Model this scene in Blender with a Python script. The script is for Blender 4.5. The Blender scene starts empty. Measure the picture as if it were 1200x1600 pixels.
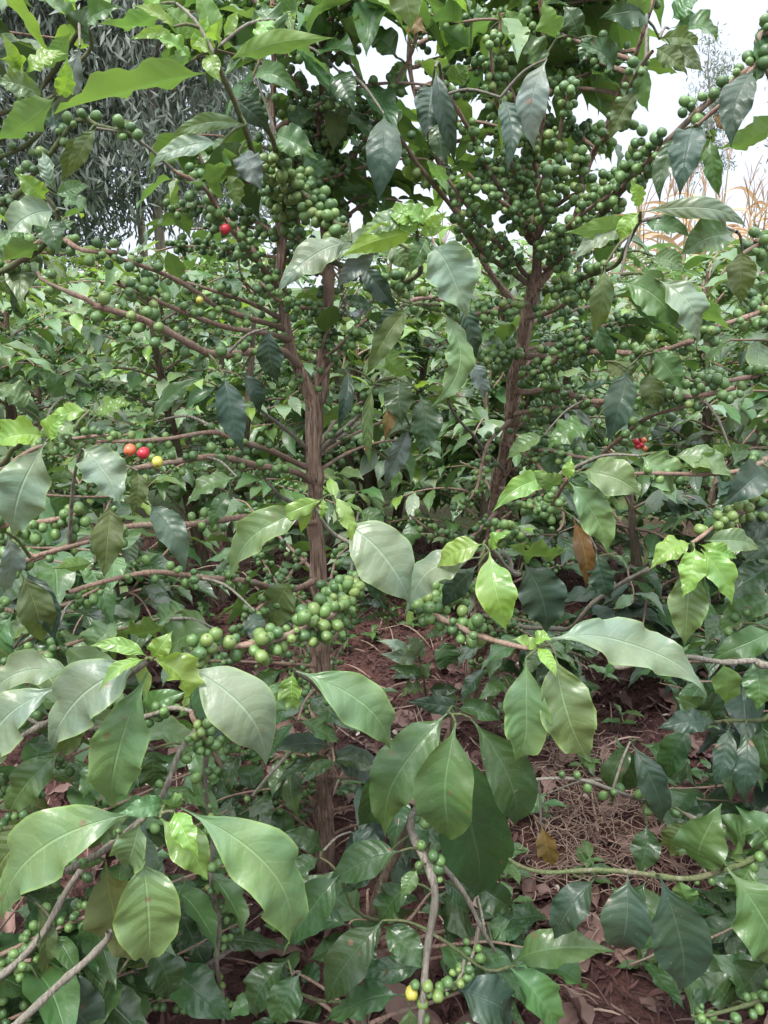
import bpy, math, random
import numpy as np
from mathutils import Vector

random.seed(7)
rng = np.random.default_rng(11)
C = bpy.context.scene.collection
SC = bpy.context.scene

# ------------------------------------------------------------------ camera, sky, sun, exposure
PITCH = math.radians(16.0)
CAMZ = 1.15
F = 1232.0
cd = bpy.data.cameras.new('camera')
cam = bpy.data.objects.new('camera', cd); C.objects.link(cam)
cam.location = (0, 0, CAMZ)
cam.rotation_euler = (math.radians(90) - PITCH, 0, 0)
cd.sensor_fit = 'VERTICAL'; cd.sensor_height = 24.0; cd.lens = F / 1600 * 24.0
cd.clip_start = 0.02; cd.clip_end = 800
SC.camera = cam

SUN_DIR = Vector((-0.30, -0.42, 0.86)).normalized()
w = bpy.data.worlds.new('World'); SC.world = w; w.use_nodes = True
nt = w.node_tree; nt.nodes.clear()
def nn(t, typ, **k):
    n = t.nodes.new(typ)
    for a, b in k.items(): setattr(n, a, b)
    return n
wo = nn(nt, 'ShaderNodeOutputWorld'); bg = nn(nt, 'ShaderNodeBackground'); bg.inputs['Strength'].default_value = 0.13
sky = nn(nt, 'ShaderNodeTexSky', sky_type='NISHITA', sun_disc=False)
sky.sun_elevation = math.asin(SUN_DIR.z); sky.sun_rotation = math.atan2(SUN_DIR.x, SUN_DIR.y)
sky.dust_density = 2.0; sky.air_density = 1.0
tc = nn(nt, 'ShaderNodeTexCoord'); no = nn(nt, 'ShaderNodeTexNoise'); no.inputs['Scale'].default_value = 2.2; no.inputs['Detail'].default_value = 5
nt.links.new(tc.outputs['Generated'], no.inputs['Vector'])
cr = nn(nt, 'ShaderNodeValToRGB'); cr.color_ramp.elements[0].position = 0.30; cr.color_ramp.elements[0].color = (.94, .94, .94, 1)
cr.color_ramp.elements[1].position = 0.62; cr.color_ramp.elements[1].color = (1, 1, 1, 1)
nt.links.new(no.outputs['Fac'], cr.inputs['Fac'])
sepz = nn(nt, 'ShaderNodeSeparateXYZ'); nt.links.new(tc.outputs['Generated'], sepz.inputs[0])
zr = nn(nt, 'ShaderNodeMapRange'); nt.links.new(sepz.outputs[2], zr.inputs[0]); zr.inputs[1].default_value = .34; zr.inputs[2].default_value = .85
zc = nn(nt, 'ShaderNodeMix', data_type='RGBA'); zc.inputs[6].default_value = (2.9, 3.15, 3.65, 1); zc.inputs[7].default_value = (13.0, 13.6, 14.6, 1)
nt.links.new(zr.outputs[0], zc.inputs[0])
mx = nn(nt, 'ShaderNodeMix', data_type='RGBA'); nt.links.new(zc.outputs[2], mx.inputs[7])
nt.links.new(cr.outputs['Color'], mx.inputs[0]); nt.links.new(sky.outputs['Color'], mx.inputs[6])
nt.links.new(mx.outputs[2], bg.inputs['Color']); nt.links.new(bg.outputs[0], wo.inputs['Surface'])

sd = bpy.data.lights.new('sun', 'SUN'); sd.energy = 1.5; sd.angle = math.radians(14); sd.color = (1.0, 0.97, 0.92)
so = bpy.data.objects.new('sun', sd); C.objects.link(so)
so.rotation_euler = SUN_DIR.to_track_quat('Z', 'Y').to_euler()
SC.view_settings.view_transform = 'Standard'; SC.view_settings.look = 'None'
SC.view_settings.exposure = 1.42; SC.view_settings.gamma = 1.0
SC.cycles.max_bounces = 8; SC.cycles.transparent_max_bounces = 4; SC.cycles.transmission_bounces = 4
SC.cycles.diffuse_bounces = 4; SC.cycles.glossy_bounces = 3

# ------------------------------------------------------------------ picture <-> world
CO, SI = math.cos(PITCH), math.sin(PITCH)
CAM = np.array([0, 0, CAMZ])
def P(x, y, Y):
    a = (x - 600) / F; b = (800 - y) / F
    t = Y / (CO + b * SI)
    return np.array([a * t, Y, CAMZ + t * (b * CO - SI)])
def proj(p):
    q = np.asarray(p) - CAM
    d = q[1] * CO - q[2] * SI
    return 600 + F * q[0] / max(d, .05), 800 - F * (q[1] * SI + q[2] * CO) / max(d, .05), d
def nrm(v):
    v = np.asarray(v, float); return v / (np.linalg.norm(v) + 1e-9)

# ------------------------------------------------------------------ materials
def newmat(name):
    m = bpy.data.materials.new(name); m.use_nodes = True; t = m.node_tree; t.nodes.clear()
    out = nn(t, 'ShaderNodeOutputMaterial'); return m, t, out
def math_(t, op, a, b=None, c=None):
    n = nn(t, 'ShaderNodeMath', operation=op)
    for i, v in enumerate((a, b, c)):
        if v is None: continue
        if isinstance(v, (int, float)): n.inputs[i].default_value = v
        else: t.links.new(v, n.inputs[i])
    return n.outputs[0]
def mixc(t, f, a, b, mode='MIX'):
    n = nn(t, 'ShaderNodeMix', data_type='RGBA', blend_type=mode)
    if isinstance(f, (int, float)): n.inputs[0].default_value = f
    else: t.links.new(f, n.inputs[0])
    for i, v in ((6, a), (7, b)):
        if isinstance(v, tuple): n.inputs[i].default_value = (*v, 1) if len(v) == 3 else v
        else: t.links.new(v, n.inputs[i])
    return n.outputs[2]
def rnd_attr(t):
    a = nn(t, 'ShaderNodeAttribute', attribute_name='rnd'); return a.outputs['Fac']
def smooth(t, v, a, b):
    n = nn(t, 'ShaderNodeMapRange', interpolation_type='SMOOTHSTEP')
    t.links.new(v, n.inputs[0]); n.inputs[1].default_value = a; n.inputs[2].default_value = b
    return n.outputs[0]

def leaf_mat(name, top, under, rough=.36, transl=.25, vein=.35, spec=.5, rim=None, spots=.0, veincol=None, bump=.35, quilt=.6):
    m, t, out = newmat(name)
    uv = nn(t, 'ShaderNodeUVMap'); sep = nn(t, 'ShaderNodeSeparateXYZ'); t.links.new(uv.outputs[0], sep.inputs[0])
    u = sep.outputs[0]; v = math_(t, 'ABSOLUTE', math_(t, 'SUBTRACT', math_(t, 'MULTIPLY', sep.outputs[1], 2.0), 1.0))
    rnd = rnd_attr(t)
    # side veins sweep forward from the midrib
    nw_ = nn(t, 'ShaderNodeTexNoise'); nw_.inputs['Scale'].default_value = 18; nw_.inputs['Detail'].default_value = 1; t.links.new(nn(t, 'ShaderNodeTexCoord').outputs['Object'], nw_.inputs['Vector'])
    ph = math_(t, 'FRACT', math_(t, 'SUBTRACT', math_(t, 'ADD', math_(t, 'MULTIPLY', u, 8.5), math_(t, 'MULTIPLY', nw_.outputs['Fac'], 1.6)), math_(t, 'MULTIPLY', math_(t, 'POWER', v, 1.5), 1.3)))
    tri = math_(t, 'ABSOLUTE', math_(t, 'SUBTRACT', ph, .5))       # 0.5 on a vein line, 0 between
    sv = smooth(t, tri, .44, .5)
    sv = math_(t, 'MULTIPLY', sv, math_(t, 'SUBTRACT', 1.0, v))
    mr = math_(t, 'SUBTRACT', 1.0, smooth(t, v, .0, .065))
    veins = math_(t, 'MAXIMUM', math_(t, 'MULTIPLY', sv, .5), mr)
    geo = nn(t, 'ShaderNodeNewGeometry'); back = geo.outputs['Backfacing']
    tco = nn(t, 'ShaderNodeTexCoord')
    n1 = nn(t, 'ShaderNodeTexNoise'); n1.inputs['Scale'].default_value = 26; n1.inputs['Detail'].default_value = 3
    t.links.new(tco.outputs['Object'], n1.inputs['Vector'])
    n2 = nn(t, 'ShaderNodeTexNoise'); n2.inputs['Scale'].default_value = 150; n2.inputs['Detail'].default_value = 4
    t.links.new(tco.outputs['Object'], n2.inputs['Vector'])
    base = mixc(t, back, top, under)
    hv = nn(t, 'ShaderNodeHueSaturation'); t.links.new(base, hv.inputs['Color'])
    t.links.new(math_(t, 'ADD', .485, math_(t, 'MULTIPLY', rnd, .03)), hv.inputs['Hue'])
    t.links.new(math_(t, 'ADD', .72, math_(t, 'ADD', math_(t, 'MULTIPLY', rnd, .36), math_(t, 'MULTIPLY', n1.outputs['Fac'], .28))), hv.inputs['Value'])
    t.links.new(math_(t, 'ADD', .78, math_(t, 'MULTIPLY', n1.outputs['Fac'], .34)), hv.inputs['Saturation'])
    n3 = nn(t, 'ShaderNodeTexNoise'); n3.inputs['Scale'].default_value = 11; n3.inputs['Detail'].default_value = 2
    t.links.new(tco.outputs['Object'], n3.inputs['Vector'])
    drift = mixc(t, smooth(t, n3.outputs['Fac'], .38, .64), (.86, .95, 1.03), (1.12, 1.03, .84))
    hvo = mixc(t, .75, hv.outputs[0], drift, 'MULTIPLY')
    vc = veincol or tuple(min(.9, c * 1.9 + .05) for c in top)
    c = mixc(t, math_(t, 'MULTIPLY', veins, vein), hvo, vc)
    if rim: c = mixc(t, math_(t, 'MULTIPLY', smooth(t, math_(t, 'ADD', v, math_(t, 'MULTIPLY', n1.outputs['Fac'], .16)), .93, 1.12), .5), c, rim)
    if spots:
        vo = nn(t, 'ShaderNodeTexVoronoi'); vo.inputs['Scale'].default_value = 34; t.links.new(tco.outputs['Object'], vo.inputs['Vector'])
        s1 = math_(t, 'SUBTRACT', 1.0, smooth(t, vo.outputs['Distance'], .10, .19))
        gate = smooth(t, n1.outputs['Fac'], .60 - spots * .1, .66)
        c = mixc(t, math_(t, 'MULTIPLY', math_(t, 'MULTIPLY', s1, gate), .8), c, (.16, .09, .05))
        s2 = smooth(t, n2.outputs['Fac'], .66, .74)
        c = mixc(t, math_(t, 'MULTIPLY', s2, .18), c, (.35, .36, .26))
    bsdf = nn(t, 'ShaderNodeBsdfPrincipled'); t.links.new(c, bsdf.inputs['Base Color'])
    t.links.new(math_(t, 'ADD', math_(t, 'MULTIPLY', back, .2), math_(t, 'ADD', rough - .08, math_(t, 'MULTIPLY', n2.outputs['Fac'], .18))), bsdf.inputs['Roughness'])
    bsdf.inputs['Specular IOR Level'].default_value = spec
    tr = nn(t, 'ShaderNodeBsdfTranslucent'); t.links.new(mixc(t, .5, c, (min(1, top[0] * 2.2), min(1, top[1] * 2.0), top[2] * .5)), tr.inputs['Color'])
    ms = nn(t, 'ShaderNodeMixShader'); ms.inputs[0].default_value = transl
    t.links.new(bsdf.outputs[0], ms.inputs[1]); t.links.new(tr.outputs[0], ms.inputs[2])
    h = math_(t, 'ADD', math_(t, 'MULTIPLY', math_(t, 'SUBTRACT', .5, tri), math_(t, 'MULTIPLY', smooth(t, n1.outputs['Fac'], .3, .7), quilt * 1.6)), math_(t, 'MULTIPLY', n2.outputs['Fac'], .35))
    h = math_(t, 'SUBTRACT', h, math_(t, 'MULTIPLY', mr, .8))
    bp = nn(t, 'ShaderNodeBump'); bp.inputs['Strength'].default_value = bump; bp.inputs['Distance'].default_value = .004
    t.links.new(h, bp.inputs['Height']); t.links.new(bp.outputs[0], bsdf.inputs['Normal'])
    t.links.new(ms.outputs[0], out.inputs['Surface'])
    return m

LM = {
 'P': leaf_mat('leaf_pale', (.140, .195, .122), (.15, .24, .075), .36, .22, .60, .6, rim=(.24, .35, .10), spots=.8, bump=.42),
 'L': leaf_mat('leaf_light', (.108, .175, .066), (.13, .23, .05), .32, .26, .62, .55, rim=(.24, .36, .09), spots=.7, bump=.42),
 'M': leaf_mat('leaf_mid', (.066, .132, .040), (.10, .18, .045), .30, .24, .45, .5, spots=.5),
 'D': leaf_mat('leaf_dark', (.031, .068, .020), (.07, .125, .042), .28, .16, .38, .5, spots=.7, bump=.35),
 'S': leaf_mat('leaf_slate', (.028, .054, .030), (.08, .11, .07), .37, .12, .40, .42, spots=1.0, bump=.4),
 'G': leaf_mat('leaf_grey', (.10, .13, .10), (.20, .25, .20), .40, .14, .30, .6, spots=.6),
 'O': leaf_mat('leaf_olive', (.080, .115, .034), (.13, .155, .05), .48, .30, .55, .35, spots=.8, bump=.5, veincol=(.25, .30, .08)),
 'Y': leaf_mat('leaf_young', (.160, .275, .050), (.20, .33, .05), .24, .34, .50, .6, rim=(.35, .50, .10), bump=.35, quilt=.6),
 'U': leaf_mat('leaf_backlit', (.072, .150, .050), (.13, .215, .055), .36, .38, .50, .4, rim=(.22, .36, .08)),
 'B': leaf_mat('leaf_gold', (.15, .09, .028), (.18, .115, .035), .5, .30, .5, .3, spots=1.0, veincol=(.4, .3, .1)),
}
def bark_mat(name, c1, c2, c3, sc=1.0, bump=.9):
    m, t, out = newmat(name)
    uv = nn(t, 'ShaderNodeUVMap'); mp = nn(t, 'ShaderNodeMapping'); mp.inputs['Scale'].default_value = (9 * sc, 28 * sc, 1)
    t.links.new(uv.outputs[0], mp.inputs[0])
    tco = nn(t, 'ShaderNodeTexCoord')
    a = nn(t, 'ShaderNodeTexNoise'); a.inputs['Scale'].default_value = 1.0; a.inputs['Detail'].default_value = 6; a.inputs['Roughness'].default_value = .65
    mp2 = nn(t, 'ShaderNodeMapping'); mp2.inputs['Scale'].default_value = (240 * sc, 240 * sc, 16 * sc)
    t.links.new(tco.outputs['Object'], mp2.inputs[0]); t.links.new(mp2.outputs[0], a.inputs['Vector'])
    b = nn(t, 'ShaderNodeTexNoise'); b.inputs['Scale'].default_value = 22 * sc; b.inputs['Detail'].default_value = 5
    t.links.new(tco.outputs['Object'], b.inputs['Vector'])
    c = mixc(t, smooth(t, a.outputs['Fac'], .32, .62), c1, c2)
    c = mixc(t, math_(t, 'MULTIPLY', smooth(t, b.outputs['Fac'], .46, .66), .8), c, c3)
    d = nn(t, 'ShaderNodeTexNoise'); d.inputs['Scale'].default_value = 95; d.inputs['Detail'].default_value = 2
    t.links.new(tco.outputs['Object'], d.inputs['Vector'])
    c = mixc(t, math_(t, 'MULTIPLY', smooth(t, d.outputs['Fac'], .60, .68), .45), c, (.24, .23, .18))
    e = nn(t, 'ShaderNodeTexNoise'); e.inputs['Scale'].default_value = 7; e.inputs['Detail'].default_value = 4; t.links.new(tco.outputs['Object'], e.inputs['Vector'])
    c = mixc(t, math_(t, 'MULTIPLY', smooth(t, e.outputs['Fac'], .5, .62), .55), c, tuple(k * .45 for k in c2))
    bs = nn(t, 'ShaderNodeBsdfPrincipled'); t.links.new(c, bs.inputs['Base Color']); bs.inputs['Roughness'].default_value = .85
    bs.inputs['Specular IOR Level'].default_value = .25
    bp = nn(t, 'ShaderNodeBump'); bp.inputs['Strength'].default_value = bump; bp.inputs['Distance'].default_value = .007
    t.links.new(math_(t, 'ADD', a.outputs['Fac'], math_(t, 'MULTIPLY', d.outputs['Fac'], .4)), bp.inputs['Height']); t.links.new(bp.outputs[0], bs.inputs['Normal'])
    t.links.new(bs.outputs[0], out.inputs['Surface'])
    return m
BK = bark_mat('bark_reddish', (.060, .036, .025), (.40, .275, .205), (.20, .13, .09))
BKD = bark_mat('bark_grey_brown', (.045, .032, .022), (.17, .125, .085), (.12, .11, .07))
TW = bark_mat('twig_tan', (.16, .09, .065), (.30, .205, .155), (.21, .17, .125), 1.2, .5)
TG = bark_mat('twig_green', (.055, .075, .03), (.11, .135, .055), (.12, .10, .06), 1.2, .3)
TT = bark_mat('twig_grey', (.10, .085, .065), (.26, .235, .19), (.17, .155, .12), 1.2, .5)

def cherry_mat(name, c1, c2, tipc=(.05, .045, .02), rough=.37):
    m, t, out = newmat(name)
    uv = nn(t, 'ShaderNodeUVMap'); sep = nn(t, 'ShaderNodeSeparateXYZ'); t.links.new(uv.outputs[0], sep.inputs[0])
    oi = nn(t, 'ShaderNodeAttribute', attribute_name='rnd')
    tco = nn(t, 'ShaderNodeTexCoord'); n1 = nn(t, 'ShaderNodeTexNoise'); n1.inputs['Scale'].default_value = 90; n1.inputs['Detail'].default_value = 3
    t.links.new(tco.outputs['Object'], n1.inputs['Vector'])
    f = math_(t, 'ADD', math_(t, 'MULTIPLY', oi.outputs['Fac'], .8), math_(t, 'MULTIPLY', n1.outputs['Fac'], .3))
    c = mixc(t, f, c1, c2)
    c = mixc(t, math_(t, 'MULTIPLY', math_(t, 'SUBTRACT', 1.0, smooth(t, sep.outputs[1], .03, .10)), .9), c, tipc)
    c = mixc(t, math_(t, 'MULTIPLY', smooth(t, sep.outputs[1], .80, 1.0), .6), c, tuple(min(.9, k * 1.7) for k in c2))
    bs = nn(t, 'ShaderNodeBsdfPrincipled'); t.links.new(c, bs.inputs['Base Color'])
    t.links.new(math_(t, 'ADD', rough - .06, math_(t, 'MULTIPLY', n1.outputs['Fac'], .2)), bs.inputs['Roughness'])
    bs.inputs['Subsurface Weight'].default_value = .0
    bp = nn(t, 'ShaderNodeBump'); bp.inputs['Strength'].default_value = .12; bp.inputs['Distance'].default_value = .002
    t.links.new(n1.outputs['Fac'], bp.inputs['Height']); t.links.new(bp.outputs[0], bs.inputs['Normal'])
    t.links.new(bs.outputs[0], out.inputs['Surface']); return m
CM = {'g': cherry_mat('cherry_green', (.034, .082, .030), (.125, .215, .058)),
      'l': cherry_mat('cherry_light_green', (.085, .145, .040), (.17, .235, .065)),
      'r': cherry_mat('cherry_red', (.36, .018, .03), (.45, .03, .04), rough=.22),
      'o': cherry_mat('cherry_orange', (.50, .11, .05), (.60, .17, .07), rough=.25),
      'y': cherry_mat('cherry_yellow', (.34, .33, .05), (.42, .38, .07), rough=.28)}

# ------------------------------------------------------------------ mesh helpers
class MB:
    def __init__(s): s.v = []; s.f = []; s.uv = []; s.r = []; s.mi = []; s.n = 0
    def add(s, v, f, uv, r, mi=0):      # v (n,3), f (m,4) , uv (n,2)
        s.v.append(v); s.f.append(f + s.n); s.uv.append(uv)
        s.r.append(np.full(len(v), r) if np.isscalar(r) else r); s.mi.append(np.full(len(f), mi, np.int32)); s.n += len(v)
    def build(s, name, mats, parent=None, off=None, kind=None):
        if not s.v: return None
        v = np.concatenate(s.v).astype(np.float32); f = np.concatenate(s.f).astype(np.int32)
        uv = np.concatenate(s.uv).astype(np.float32); r = np.concatenate(s.r).astype(np.float32); mi = np.concatenate(s.mi)
        if off is not None: v = v - np.asarray(off, np.float32)
        me = bpy.data.meshes.new(name)
        me.vertices.add(len(v)); me.vertices.foreach_set('co', v.ravel())
        k = f.shape[1]
        me.loops.add(len(f) * k); me.loops.foreach_set('vertex_index', f.ravel())
        me.polygons.add(len(f)); me.polygons.foreach_set('loop_start', np.arange(0, len(f) * k, k, dtype=np.int32))
        me.polygons.foreach_set('loop_total', np.full(len(f), k, np.int32))
        me.polygons.foreach_set('use_smooth', np.ones(len(f), bool))
        if not isinstance(mats, (list, tuple)): mats = [mats]
        for m in mats: me.materials.append(m)
        me.polygons.foreach_set('material_index', mi)
        ul = me.uv_layers.new(name='UVMap'); ul.data.foreach_set('uv', uv[f.ravel()].ravel())
        at = me.attributes.new('rnd', 'FLOAT', 'POINT'); at.data.foreach_set('value', r)
        me.update(calc_edges=True); me.validate()
        o = bpy.data.objects.new(name, me); C.objects.link(o)
        if parent is not None: o.parent = parent
        if kind: o['kind'] = kind
        return o

_gf = {}
def grid_faces(a, b):
    if (a, b) not in _gf:
        i, j = np.meshgrid(np.arange(a), np.arange(b), indexing='ij'); k = (i * (b + 1) + j).ravel()
        _gf[(a, b)] = np.stack([k, k + b + 1, k + b + 2, k + 1], 1)
    return _gf[(a, b)]

def leaf_geo(P0, P1, N, W, arch=.10, bend=0., fold=.25, wave=.05, curl=0., twist=0., nu=20, nv=8, nw=3.0, drip=1., seed=None):
    r_ = rng if seed is None else np.random.default_rng(seed)
    P0 = np.asarray(P0, float); D = np.asarray(P1) - P0; L = np.linalg.norm(D); M = D / L
    N = np.asarray(N, float); N = nrm(N - M * N.dot(M)); B = np.cross(N, M)
    u = np.linspace(0, 1, nu + 1); s = np.clip((u - .07) / .93, 0, 1)
    ss = s ** r_.uniform(.84, 1.10); fx = np.linspace(0, 1, 13); 
    kx = np.array([0, .03, .09, .18, .30, .43, .55, .66, .76, .85, .92, 1]); ky = np.array([.03, .12, .42, .74, .94, 1, .93, .76, .52, .27, .11, .01])
    pf = lambda z: np.interp(z, kx, ky)
    f = (pf(ss) * 2 + pf((ss + .035).clip(0, 1)) + pf((ss - .035).clip(0, 1))) / 4 * (s > 0)
    f[s <= 0] = .035; f[-1] = .004; f = np.maximum(f, .012)
    v = np.linspace(-1, 1, nv + 1)
    bump4 = 4 * u * (1 - u)
    wig = r_.normal(0, .012, 2)
    cen = P0 + M * L * u[:, None] + N * (L * (arch * bump4 + wig[0] * np.sin(u * 9)))[:, None] + B * (L * (bend * bump4 + wig[1] * np.sin(u * 7) * u))[:, None]
    # tangent-following frame
    T = np.gradient(cen, axis=0); T /= np.linalg.norm(T, axis=1)[:, None] + 1e-9
    ang = twist * (u - .3)
    Nn = N[None] - T * (T @ N)[:, None]; Nn /= np.linalg.norm(Nn, axis=1)[:, None] + 1e-9
    Bb = np.cross(Nn, T)
    Nr = Nn * np.cos(ang)[:, None] + Bb * np.sin(ang)[:, None]; Br = Bb * np.cos(ang)[:, None] - Nn * np.sin(ang)[:, None]
    hw = W / 2 * f
    av = np.abs(v)
    ph = r_.uniform(0, 6.28, 2); nw2 = nw * r_.uniform(.8, 1.25, 2)
    side = (v > 0).astype(int)
    wav = np.sin(u[:, None] * 6.283 * nw2[side][None] + ph[side][None]) + .45 * np.sin(u[:, None] * 6.283 * nw2[side][None] * 2.3 + ph[side][None] * 2)
    hn = hw[:, None] * (math.sin(fold) * av[None] + curl * av[None] ** 2.5) + 1.35 * wave * W * wav * (av ** 1.8)[None] * np.sqrt(f)[:, None]
    # raised quilting between the side veins
    q = .5 - np.abs(((u[:, None] * 9 - 1.3 * av[None] ** 1.5) % 1) - .5)
    if nu >= 18: hn = hn + (q - .25) * .010 * W * (1 - av[None]) * np.sqrt(f)[:, None]
    wid = hw[:, None] * (math.cos(fold) - .25 * abs(curl) * av[None] ** 2) * v[None] * (1 + (.03 + .45 * wave) * np.sin(u[:, None] * 6.283 * nw2[side][None] + ph[side][None] * 1.7) * av[None])
    V = cen[:, None, :] + Br[:, None, :] * wid[..., None] + Nr[:, None, :] * hn[..., None]
    U = np.stack(np.broadcast_arrays(s[:, None], (v[None] + 1) / 2), -1)
    return V.reshape(-1, 3), grid_faces(nu, nv), U.reshape(-1, 2)

def tube_geo(pts, rad, ns=8, rough=0., seed=0):
    pts = np.asarray(pts, float); n = len(pts); rad = np.asarray(rad, float)
    T = np.gradient(pts, axis=0); T /= np.linalg.norm(T, axis=1)[:, None] + 1e-9
    X = nrm(np.cross(T[0], [0.3, .9, .1])); ang = np.linspace(0, 2 * math.pi, ns + 1)
    V = np.zeros((n, ns + 1, 3)); ll = np.concatenate([[0], np.cumsum(np.linalg.norm(np.diff(pts, axis=0), axis=1))])
    r_ = np.random.default_rng(seed); p = r_.uniform(0, 6.28, 8)
    for i in range(n):
        X = nrm(X - T[i] * X.dot(T[i])); Yv = np.cross(T[i], X)
        rr = rad[i] * np.ones(ns + 1)
        if rough:
            rr = rr * (1 + rough * (np.sin(3 * ang + p[0] + ll[i] * 9) * .5 + np.sin(7 * ang + p[1] - ll[i] * 14) * .5 + np.sin(11 * ang + p[2] + ll[i] * 23) * .35 + np.sin(ll[i] * 70 + p[3]) * .3))
            rr[-1] = rr[0]
        V[i] = pts[i] + np.cos(ang)[:, None] * X * rr[:, None] + np.sin(ang)[:, None] * Yv * rr[:, None]
    U = np.stack(np.broadcast_arrays(ang[None] / 6.283, ll[:, None]), -1)
    return V.reshape(-1, 3), grid_faces(n - 1, ns)[:, ::-1], U.reshape(-1, 2)

def spline(pts, rad, step=.012, jit=0.):
    pts = np.asarray(pts, float); rad = np.asarray(rad, float); out = []; ro = []
    n = len(pts)
    for i in range(n - 1):
        p0 = pts[max(i - 1, 0)]; p1 = pts[i]; p2 = pts[i + 1]; p3 = pts[min(i + 2, n - 1)]
        k = max(2, int(np.linalg.norm(p2 - p1) / step))
        for j in range(k):
            t = j / k
            out.append(.5 * ((2 * p1) + (p2 - p0) * t + (2 * p0 - 5 * p1 + 4 * p2 - p3) * t * t + (3 * p1 - p0 - 3 * p2 + p3) * t ** 3))
            ro.append(rad[i] * (1 - t) + rad[i + 1] * t)
    out.append(pts[-1]); ro.append(rad[-1]); out = np.array(out)
    if jit: out[1:-1] += rng.normal(0, jit, (len(out) - 2, 3))
    return out, np.array(ro)

_sph = {}
def sphere(nu, nv):
    if (nu, nv) not in _sph:
        th = np.linspace(0, math.pi, nv + 1); ph = np.linspace(0, 2 * math.pi, nu + 1)
        r = np.sin(th); z = np.cos(th)
        V = np.stack([r[:, None] * np.cos(ph)[None], r[:, None] * np.sin(ph)[None], np.broadcast_to(z[:, None], (nv + 1, nu + 1))], -1)
        U = np.stack(np.broadcast_arrays(ph[None] / 6.283, (th / math.pi)[:, None]), -1)
        _sph[(nu, nv)] = (V.reshape(-1, 3), grid_faces(nv, nu), U.reshape(-1, 2))
    return _sph[(nu, nv)]
def cherry_geo(c, ax, r, hi=True):
    V, f, U = sphere(12, 8) if hi else sphere(7, 5)
    ax = nrm(ax); X = nrm(np.cross(ax, [.31, .52, .8])); Yv = np.cross(ax, X)
    V = V.copy(); V[:, 2] *= 1.18
    top = V[:, 2] > 1.0; V[top, 2] -= .10      # the little navel at the end
    W = c + r * (V[:, :1] * X + V[:, 1:2] * Yv + V[:, 2:] * ax)
    return W, f, U

# ------------------------------------------------------------------ plants
def tag(o, label=None, cat=None, group=None, kind=None):
    if label: o['label'] = label
    if cat: o['category'] = cat
    if group: o['group'] = group
    if kind: o['kind'] = kind
    return o
def empty(name, loc):
    o = bpy.data.objects.new(name, None); C.objects.link(o); o.location = loc; o.empty_display_size = .1; return o

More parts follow.
